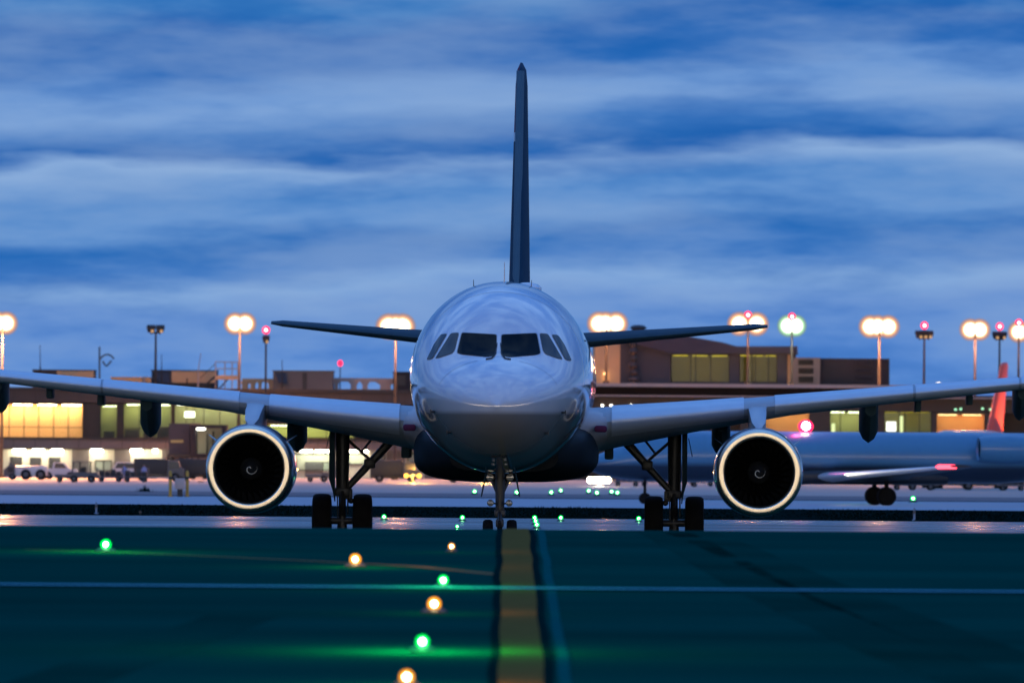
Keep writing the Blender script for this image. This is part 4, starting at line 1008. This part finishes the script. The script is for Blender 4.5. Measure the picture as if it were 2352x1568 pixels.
for (xa, ya, xb, yb, r) in ((384, 1048, 412, 1098, .12), (396, 1048, 392, 1104, .16), (425, 1046, 442, 1104, .14), (455, 1048, 470, 1104, .14), (500, 1050, 476, 1104, .14), (410, 1050, 428, 1104, .12), (440, 1050, 455, 1080, .1), (470, 1080, 505, 1060, .1)):
    mb.tube(P(xa, ya, JD + .6), P(xb, yb, JD + .6), r, n=8)
fbox(mb, 384, 1042, 505, 1050, JD - .5, JD + 3.5, dref=JD); mb.build('support_frame', M_dark, jb)
mb = MB()
for x in (442, 476): 
    p = P(x, 1100, JD); mb.lathe([(-.3, .2), (-.3, .5), (.3, .5), (.3, .2)], (p.x, JD + .3, gz(JD) + .5), 'x', 18, cap=True)
mb.build('drive_wheels', M_tyre, jb)
mb = MB(); fbox(mb, 396, 1050, 432, 1092, JD + 1.5, JD + 2.5, dref=JD); mb.build('service_stair', M_vdark, jb, smooth=False)
mb = MB(); fbox(mb, 424, 945, 447, 958, JD + 20, JD + 20.2); mb.build('gate_sign', emit('gate_sign', (.9, 1, .75), 4), jb, smooth=False)
settle(jb)

# ------------------------------------------------------------------ vehicles
def wheelmesh(r, w): 
    mb = MB(); mb.lathe([(-w, r*.5), (-w*1.05, r*.85), (-w*.7, r), (w*.7, r), (w*1.05, r*.85), (w, r*.5)], axis='y', n=18, cap=True); return mb
def wheels(t, spots, r=.38, w=.14):
    for (x, y) in spots:
        o = wheelmesh(r, w).build('wheel', M_tyre, t, loc=(x, y, r), ang=50)
        mb = MB(); s = -1 if y < .5 else 1
        mb.lathe([(0, r*.5), (s*.02, r*.35), (s*.04, .001)], (0, s*(w + .005), 0), 'y', 14); mb.build('rim', M_vgrey, o)
def at(px, py=None, d=None):
    if d is None: return hit(px, py)
    q = P(px, 1100, d); return Vector((q.x, d, gz(d)))
def tractor(loc, label):
    t = empty('tow_tractor', loc, label, 'tow tractor')
    mb = MB(); mb.bbox(-1.05, 2.15, 0, 2.0, .42, 1.42, .1); mb.build('body', M_wht, t)
    mb = MB(); mb.loft([[(-2.2, .1, .35), (-2.2, 1.9, .35), (-2.2, 1.9, 1.0), (-2.2, .1, 1.0)], [(-1.7, .0, .32), (-1.7, 2.0, .32), (-1.7, 2.0, 1.45), (-1.7, .0, 1.45)], [(-1.06, .0, .4), (-1.06, 2, .4), (-1.06, 2, 1.5), (-1.06, 0, 1.5)]]); mb.build('bonnet', M_vgrey, t)
    mb = MB(); mb.bbox(-1.8, -1.2, -.04, .1, .75, 1.3, .03); mb.build('side_opening', M_vdark, t)
    mb = MB(); mb.bbox(-1.7, -1.45, .5, .9, 1.45, 1.75, .05); mb.build('seat', M_vgrey, t)
    wheels(t, ((.05, .12), (1.55, .12), (.05, 1.85), (1.55, 1.85)), .54, .2); wheels(t, ((-1.35, .15), (-1.35, 1.8)), .32, .15)
    return t
tractor(at(58, d=846), 'pinkish white four-wheel tow tractor parked at far left of apron')
def pickup(loc, label, m=M_wht, van=False, name='pickup_truck', cat='pickup'):
    t = empty(name, loc, label, cat)
    mb = MB()
    prof = [(-1.6, .4), (1.9, .4), (1.95, .75), (1.85, 1.05), (1.1, 1.1), (.55, 1.72), (-.5, 1.75), (-.65, 1.1), (-1.62, 1.1)] if not van else [(-1.7, .4), (1.8, .4), (1.85, 1.0), (1.2, 1.12), (.7, 1.8), (-1.3, 1.85), (-1.7, 1.2)]
    mb.prism(prof, 0, 1.75); mb.build('body', m, t, ang=25)
    mb = MB(); 
    wp = [(-.42, 1.16), (.86, 1.16), (.48, 1.64), (-.36, 1.66)] if not van else [(-1.5, 1.22), (1.0, 1.22), (.62, 1.72), (-1.22, 1.75)]
    mb.prism(wp, -.015, -.003); mb.prism(wp, 1.753, 1.765); mb.build('side_glass', M_glassgrey, t, smooth=False)
    wheels(t, ((-1.05, .1), (1.2, .1), (-1.05, 1.65), (1.2, 1.65)), .40, .13)
    mb = MB(); mb.bbox(1.88, 1.97, .2, .5, .72, .9, .02); mb.bbox(1.88, 1.97, 1.25, 1.55, .72, .9, .02); mb.build('headlight', M_lens, t)
    return t
pickup(at(134, d=858), 'white pickup truck behind the pinkish tow tractor')
pickup(at(297, d=852), 'pale van with dark windows behind the baggage carts', M_wht, True, 'van', 'van')
def bagtug(loc, label):
    t = empty('baggage_tug', loc, label, 'baggage tug', 'baggage tugs on the apron')
    mb = MB(); mb.bbox(-2.2, 2.1, 0, 1.5, .42, .78, .06); mb.bbox(-.6, 1.9, 0.02, 1.48, .74, .98, .05); mb.build('chassis', M_vgrey, t)
    mb = MB()
    for (x, y) in ((-.55, .1), (.2, .1), (1.2, .1), (-.55, 1.4), (.2, 1.4), (1.2, 1.4)): mb.tube((x, y, .95), (x + (.1 if x < 0 else 0), y, 1.95), .045, n=6)
    mb.bbox(-.6, 1.35, .0, 1.5, 1.93, 2.02, .03); mb.build('cab_frame', M_vdark, t)
    mb = MB(); mb.box(-.4, .15, .2, .22, 1.0, 1.9); mb.box(.25, 1.15, .2, .22, 1.2, 1.85); mb.build('cab_glass', M_glass, t, smooth=False)
    mb = MB(); mb.bbox(.3, .8, .4, 1.1, .95, 1.5, .05); mb.build('seat', M_vdark, t)
    wheels(t, ((-.35, .05), (1.3, .05), (-.35, 1.45), (1.3, 1.45)), .34, .13); wheels(t, ((-1.75, .2), (-1.75, 1.3)), .26, .1)
    return t
tug0 = bagtug(at(178, d=802), 'grey flatbed baggage tug with a framed cab in front of the pickup')
def bagcart(loc, label, m=M_vdark, loaded=True):
    t = empty('baggage_cart', loc, label, 'baggage cart', 'baggage carts on the apron')
    mb = MB(); mb.bbox(-1.3, 1.3, 0, 1.5, .42, .58, .04); mb.tube((1.3, .75, .5), (2.0, .75, .35), .04, n=6)
    for x in (-1.25, 1.25): mb.tube((x, .05, .55), (x, .05, 1.35), .035, n=6); mb.tube((x, 1.45, .55), (x, 1.45, 1.35), .035, n=6); mb.tube((x, .05, 1.35), (x, 1.45, 1.35), .035, n=6)
    mb.build('bed', M_vgrey, t)
    mb = MB(); rnd = random.Random(len(label))
    for k in range(4):
        x = -1.05 + k*.55; mb.bbox(x, x + .5, .1, .7 + rnd.random()*.6, .585, .85 + rnd.random()*.55, .05)
    mb.build('load', m, t)
    wheels(t, ((-.85, .1), (.85, .1), (-.85, 1.4), (.85, 1.4)), .24, .09)
    return t
cart0 = bagcart(at(252, d=815), 'dark loaded baggage cart right behind the flatbed baggage tug')
copy_tree(cart0, at(311, d=812), 'dark loaded baggage cart between the two workers in pale blue')
def boxtruck(loc, label, m=M_vdark, cab=M_vgrey, rz=0):
    t = empty('service_truck', loc, label, 'service truck', 'service trucks on the apron', rz)
    mb = MB(); mb.bbox(-2.4, .9, 0, 2.2, .65, 2.25, .06); mb.build('cargo_box', m, t)
    mb = MB(); mb.prism([(.95, .5), (2.6, .5), (2.65, 1.2), (2.3, 1.35), (2.05, 2.05), (.95, 2.1)], .1, 2.1); mb.build('cab', cab, t, ang=25)
    mb = MB(); mb.prism([(1.15, 1.3), (2.2, 1.3), (1.98, 1.92), (1.15, 1.95)], .07, .097); mb.prism([(1.15, 1.3), (2.2, 1.3), (1.98, 1.92), (1.15, 1.95)], 2.103, 2.13); mb.build('side_glass', M_glassgrey, t, smooth=False)
    mb = MB(); mb.box(-2.4, 2.6, .3, 1.9, .42, .62); mb.build('chassis', M_vdark, t, smooth=False)
    wheels(t, ((-1.5, .2), (1.75, .2), (-1.5, 2.0), (1.75, 2.0)), .42, .15)
    return t
truck0 = boxtruck(at(362, d=838), 'dark box truck parked left of the jet bridge supports', M_vdark)
copy_tree(truck0, at(455, d=842), 'dark box truck under the jet bridge cab, behind the yellow posts')
copy_tree(tug0, at(752, d=842), 'dark baggage tug between the left engine and left main gear')
copy_tree(truck0, at(905, d=846), 'dark box truck right of the left main gear')
copy_tree(truck0, at(1075, d=850), 'dark box truck left of the nose gear')
cart_blue = bagcart(at(1440, d=800), 'dark loaded baggage cart beside bright headlights, under the regional jet', M_vblue)
for (x, d, lab) in ((1500, 806, 'blue loaded baggage cart just left of the right main gear'), (1575, 800, 'blue loaded baggage cart just right of the right main gear'), (1612, 812, 'blue loaded baggage cart left of the right engine')):
    copy_tree(cart_blue, at(x, d=d), lab)
copy_tree(tug0, at(2105, d=760), 'dark baggage tug silhouetted right of the regional jet main wheels')
copy_tree(truck0, at(2180, d=780), 'dark box truck silhouetted under the regional jet wing', rz=0)
copy_tree(truck0, at(2262, d=770), 'dark box truck silhouetted under the regional jet tail', rz=0)
copy_tree(cart0, at(2325, d=765), 'dark loaded baggage cart at the right edge of the apron')
# amber work lamps and headlights under the aircraft
def worklamp(px, py, d, label, m, n=1, r=.22, gap=.9, rows=1, light=None):
    p = P(px, py, d); t = empty('work_lamp', (p.x, d, gz(d)), label, 'work lamp'); h = p.z - gz(d)
    mb = MB(); mb.tube((0, .1, 0), (0, .1, h + .2), .06, n=8); mb.box(-.3, .3, -.1, .3, 0, .1)
    if n > 1: mb.tube((-gap*(n-1)/2, .1, h), (gap*(n-1)/2, .1, h), .05, n=6)
    mb.build('stand', M_vdark, t)
    for k in range(n):
        for q in range(rows):
            x = gap*(k - (n-1)/2); z = h - q*.9
            mb = MB(); mb.lathe([(.14, r*.5), (0, r*1.15), (-.04, r*1.15)], (x, 0, z), 'y', 16); hd = mb.build('lamp_housing', M_vdark, t)
            mb = MB(); mb.lathe([(-.03, r*1.1), (-.08, r*.6), (-.09, .001)], (x, 0, z), 'y', 16); mb.build('lamp_lens', m, hd)
    if light: lamp('work_light', (0, -.8, h), light[0], light[1], t, .3)
E_amb2 = emit('amber_work_lamp', (1, .45, .05), 5)
worklamp(1376, 1102, 790, 'bright white twin-row work lamps low beside the nose gear', E_head, 5, .26, .42, 2, ((1, .85, .6), 3000))
worklamp(1112, 1096, 830, 'amber work lamp just left of the nose gear', E_amb2, 2, .3, .9, 1, ((1, .5, .1), 3000))
worklamp(1168, 1096, 830, 'yellowish work lamp just right of the nose gear', emit('yellow_work_lamp', (1, .7, .25), 8), 1, .42)
worklamp(948, 1092, 832, 'amber work lamps at the edge of the dark box truck', E_amb2, 2, .2, 1.3, 1, ((1, .5, .1), 5000))
worklamp(461, 1109, 820, 'small amber lamp at the foot of the jet bridge', emit('small_amber', (1, .5, .06), 6), 1, .16)

# ------------------------------------------------------------------ cabinet, bollards, stakes, weeds
p = at(413, 1141); cb = empty('equipment_cabinet', p, 'pinkish grey equipment cabinet standing between two yellow posts', 'cabinet')
mb = MB(); k = p.y/FPX; mb.bbox(-11*k, 11*k, 0, .4, 18*k, 43*k, .03); mb.build('box', M_cabinet, cb)
mb = MB(); mb.box(-6*k, 6*k, .1, .3, 0, 18*k); mb.build('pedestal', M_vdark, cb, smooth=False)
for px, lab in ((391, 'yellow guard post left of the equipment cabinet'), (430, 'yellow guard post right of the equipment cabinet')):
    q = at(px, 1141); b_ = MB(); b_.lathe([(0, .09), (1.35, .09), (1.46, .06), (1.5, .001)], axis='z', n=12, cap=False); b_.lathe([(0, .16), (.06, .16), (.06, .09)], axis='z', n=12, mi=0)
    b_.lathe([(1.0, .092), (1.15, .092)], axis='z', n=12, mi=1)
    o = b_.build('guard_post', [M_yellow, M_vdark], None, loc=q); tag(o, lab, 'post', 'yellow guard posts')
for (px, py, hpx, lab) in ((221, 1180, 28, 'tall pale marker stake in the grass left of the left engine'), (322, 1184, 13, 'short dark marker stake in the grass near the left engine'), (2100, 1195, 30, 'tall pale marker stake in the grass right of the right engine')):
    q = at(px, py); h = hpx*q.y/FPX; b_ = MB(); b_.loft([[(-.035, 0, 0), (.035, 0, 0), (.035, .03, 0), (-.035, .03, 0)], [(-.03, 0, h*.93), (.03, 0, h*.93), (.03, .03, h*.93), (-.03, .03, h*.93)], [(-.01, .01, h), (.01, .01, h), (.01, .02, h), (-.01, .02, h)]])
    b_.box(-.042, .042, -.008, .038, h*.55, h*.75, 1); b_.lathe([(0, .09), (.04, .07)], axis='z', n=10, cap=True)
    o = b_.build('marker_stake', [mat('stake_paint', (.25, .32, .42), .7) if hpx > 20 else M_frame, M_vgrey], None, loc=q, smooth=False); tag(o, lab, 'stake', 'marker stakes')
q = at(331, 1129); mb = MB()
for _ in range(90):
    x = random.gauss(0, .28); h = random.uniform(.08, .5)*(1.2 - abs(x)); y = random.uniform(-.15, .15)
    mb.add([(x - .03, y, 0), (x + .03, y, 0), (x + random.uniform(-.15, .15), y, h)], [(0, 1, 2)])
o = mb.build('weed_clump', M_grass, None, loc=q, smooth=False); tag(o, 'small dark weed clump on the apron in front of the box truck', 'weeds')
# workers
def person(loc, label, ry, pants):
    t = empty('person', loc, label, 'person', None, ry)
    J = [(0, 0, .88), (0, 0, 1.12), (0, .01, 1.34), (0, 0, 1.43), (0, -.02, 1.52), (0, -.02, 1.63), (-.09, 0, .84), (-.1, -.03, .46), (-.11, .02, .08), (-.11, -.12, .04), (.09, 0, .84), (.1, -.02, .46), (.11, .03, .08), (.11, -.11, .04),
         (-.18, 0, 1.34), (-.24, -.02, 1.08), (-.2, -.14, .86), (.18, 0, 1.34), (.25, 0, 1.08), (.22, -.12, .85)]
    E = [(0,1),(1,2),(2,3),(3,4),(4,5),(0,6),(6,7),(7,8),(8,9),(0,10),(10,11),(11,12),(12,13),(2,14),(14,15),(15,16),(2,17),(17,18),(18,19)]
    R = [.14,.13,.15,.06,.095,.09,.10,.075,.05,.04,.10,.075,.05,.04,.07,.05,.04,.07,.05,.04]
    me = bpy.data.meshes.new('body'); me.from_pydata(J, E, []); o = bpy.data.objects.new('body', me); COL.objects.link(o); o.parent = t
    me.materials.append(M_shirt); sk = o.modifiers.new('skin', 'SKIN'); o.modifiers.new('sub', 'SUBSURF').levels = 1
    for i, r in enumerate(R): me.skin_vertices[0].data[i].radius = (r, r)
    me.skin_vertices[0].data[0].use_root = True
    mb = MB(); mb.ball((0, -.02, 1.60), .105, sz=1.2); mb.build('head', M_skin, t)
    mb = MB(); mb.lathe([(0, .115), (.06, .11), (.10, .07), (.115, .001)], (0, 0, 1.63), 'z', 14); mb.build('hair', M_hair, t)
    return t
person(at(285, d=820), 'worker in pale blue standing left, between the baggage carts', .3, M_shirt)
person(at(331, d=820), 'worker in pale blue standing beside the dark box truck', -.2, M_shirt)

# ------------------------------------------------------------------ airliner with red tail, far right
rp = P(2285, 1110, 830)
rt = empty('tail_parked_airliner', (rp.x - .2, 830, gz(830)), 'parked white airliner with a red tail fin, mostly hidden at right', 'airplane', rz=-math.radians(15))
RF = [(-30, .1, 3.5, 3.3, 3.4), (-28.5, 1.2, 4.6, 2.4, 3.4), (-26, 1.8, 5.4, 2.0, 3.7), (-22, 2, 5.7, 1.8, 3.8), (-4, 2, 5.7, 1.8, 3.8), (2, 1.5, 5.65, 2.5, 4.1), (7, .5, 5.2, 4.0, 4.6)]
mb = MB(); mb.loft([section(*r, n=28) for r in [(a, *interp(RF, a)) for a in [-30 + k for k in range(38)]]]); mb.build('fuselage', mat('cream_paint', (.6, .5, .42), .4, var=.05), rt, ang=60)
mb = MB(); mb.loft([[(t_*1.6, le + x, z) for (x, t_) in airfoil(ch, .11)] for (z, le, ch) in ((5.0, -2.5, 7.0), (12.2, 4.0, 3.2), (12.5, 4.8, 1.8))]); mb.build('tail_fin', mat('bright_red_paint', (.9, .075, .02), .4, var=.06), rt, ang=50)
for sg in (-1, 1):
    mb = MB(); mb.loft([wing_ring(y, le, ch, .11, z, .02, sg) for (y, le, ch, z) in ((1.5, -18, 6, 2.6), (16, -9, 1.8, 3.9))]); mb.build('wing', M_wing, rt, ang=60)
    mb = MB(); mb.loft([wing_ring(y, le, ch, .1, z, 0, sg) for (y, le, ch, z) in ((.6, 2, 3.8, 4.8), (6, 5.6, 1.3, 5.3))]); mb.build('tailplane', M_wing, rt, ang=60)
    mb = MB(); mb.tube((sg*3.6, -14, .5), (sg*3.6, -14, 2.6), .15); mb.lathe([(-.5, .2), (-.5, .5), (.5, .5), (.5, .2)], (sg*3.6, -14, .5), 'x', 18, cap=True); mb.build('main_gear', M_tyre, rt)
mb = MB(); mb.tube((0, -25.5, .4), (0, -25.5, 2.2), .1); mb.lathe([(-.3, .1), (-.3, .4), (.3, .4), (.3, .1)], (0, -25.5, .4), 'x', 18, cap=True); mb.build('nose_gear', M_tyre, rt)
rt.name = 'parked_airliner'
for sg in (-1, 1):                                        # unseen spots added to brighten the red fin
    l_ = lamp('fin_fill', (sg*5.2, 1.0, 5.8), (1, .82, .6), 2600, rt, .15); l_.data.type = 'SPOT'; l_.data.spot_size = 1.3
    l_.rotation_euler = Vector((sg*5.2, -1.5, -3.4)).to_track_quat('Z', 'Y').to_euler()

# ------------------------------------------------------------------ taxiway lights
def taxilight(px, py, color, label, r=.05, glow=0, p=None, h=.05, far=False, kind='taxiway_light'):
    q = hit(px, py) if p is None else p
    q = Vector((q.x, q.y, gz(q.y) + .03)); r = r*.82
    t = empty('taxiway_light', q, label, 'taxiway light', color + ' taxiway lights')
    mb = MB(); mb.lathe([(-.03, r*2.2), (.004, r*2.2), (.012, r*1.9), (h*.55, r*1.35), (h*.6, r*1.1), (h*.6, .001)], axis='z', n=20); mb.build('housing', M_dark, t)
    E1, E2 = (E_green, E_greenc) if color == 'green' else (E_amber, E_amberc)
    mb = MB(); mb.ball((0, 0, h*.6 + r*.7), r*1.08, n=18); g_ = mb.build('lens', E1, t)
    mb = MB(); mb.ball((0, -r*.62, h*.6 + r*.72), r*.58, n=12); mb.build('lamp_core', E2, g_)
    if glow: lamp('light_glow', (0, -.15, .42), (.0, 1, .18) if color == 'green' else (1, .45, .05), glow, t, .05)
    return t
taxilight(243, 1272, 'green', 'green taxiway light alone at far left of the runway', .06, 40)
taxilight(816, 1307, 'amber', 'amber taxiway light in front of the left main wheels', .06, 40)
taxilight(1037, 1273, 'amber', 'small dim amber taxiway light in front of the nose wheel', .035, 6)
taxilight(1018, 1356, 'green', 'green taxiway light standing on the white line', .05, 30)
taxilight(997, 1414, 'amber', 'bright amber taxiway light just below the white line', .06, 14)
taxilight(970, 1502, 'green', 'brightest green taxiway light left of the orange stripe near the bottom edge', .052, 110)
taxilight(934, 1586, 'amber', 'amber taxiway light cut off by the bottom edge of the picture', .05, 60)
taxilight(1050, 1216.5, 'green', 'green taxiway light on the runway crest left of the nose wheel', .055, 6)
for (x, y, lab) in ((1062, 1199, 'small green taxiway light just above the crest light left of the nose wheel'), (882, 1197, 'small green taxiway light just right of the left main wheels'), (1288, 1199, 'small green taxiway light right of the vertical row of three'), (1467, 1201, 'small green taxiway light against the right main wheels'),
                    (1228, 1199, 'farthest of three green taxiway lights in a row right of the nose wheel'), (1230, 1207, 'middle of three green taxiway lights in a row right of the nose wheel'), (1233, 1216, 'nearest of three green taxiway lights in a row right of the nose wheel')):
    q = hit(x, y) ; taxilight(x, y, 'green', lab, .075 if q.y > 150 else .045, 0, h=.10 if q.y > 150 else .05)
for (x, y, lab) in ((1090, 1136, 'faint green light left of the nose strut beyond the taxiway'), (1187, 1138, 'green light right of the nose strut beyond the taxiway'), (1266, 1138, 'green light left end of the row beyond the taxiway'), (1288, 1133, 'second green light in the row beyond the taxiway'), (1352, 1134, 'green light directly under the bright work lamps'), (1371, 1139, 'dim green light under the bright work lamps, to their right'),
                    (1405, 1136, 'green light left of the right main gear beyond the taxiway'), (1418, 1139, 'dim green light nearest the right main gear beyond the taxiway'), (2097, 1154, 'lone green light above the right marker stake')):
    taxilight(x, y, 'green', lab, .15, 0, h=.2)
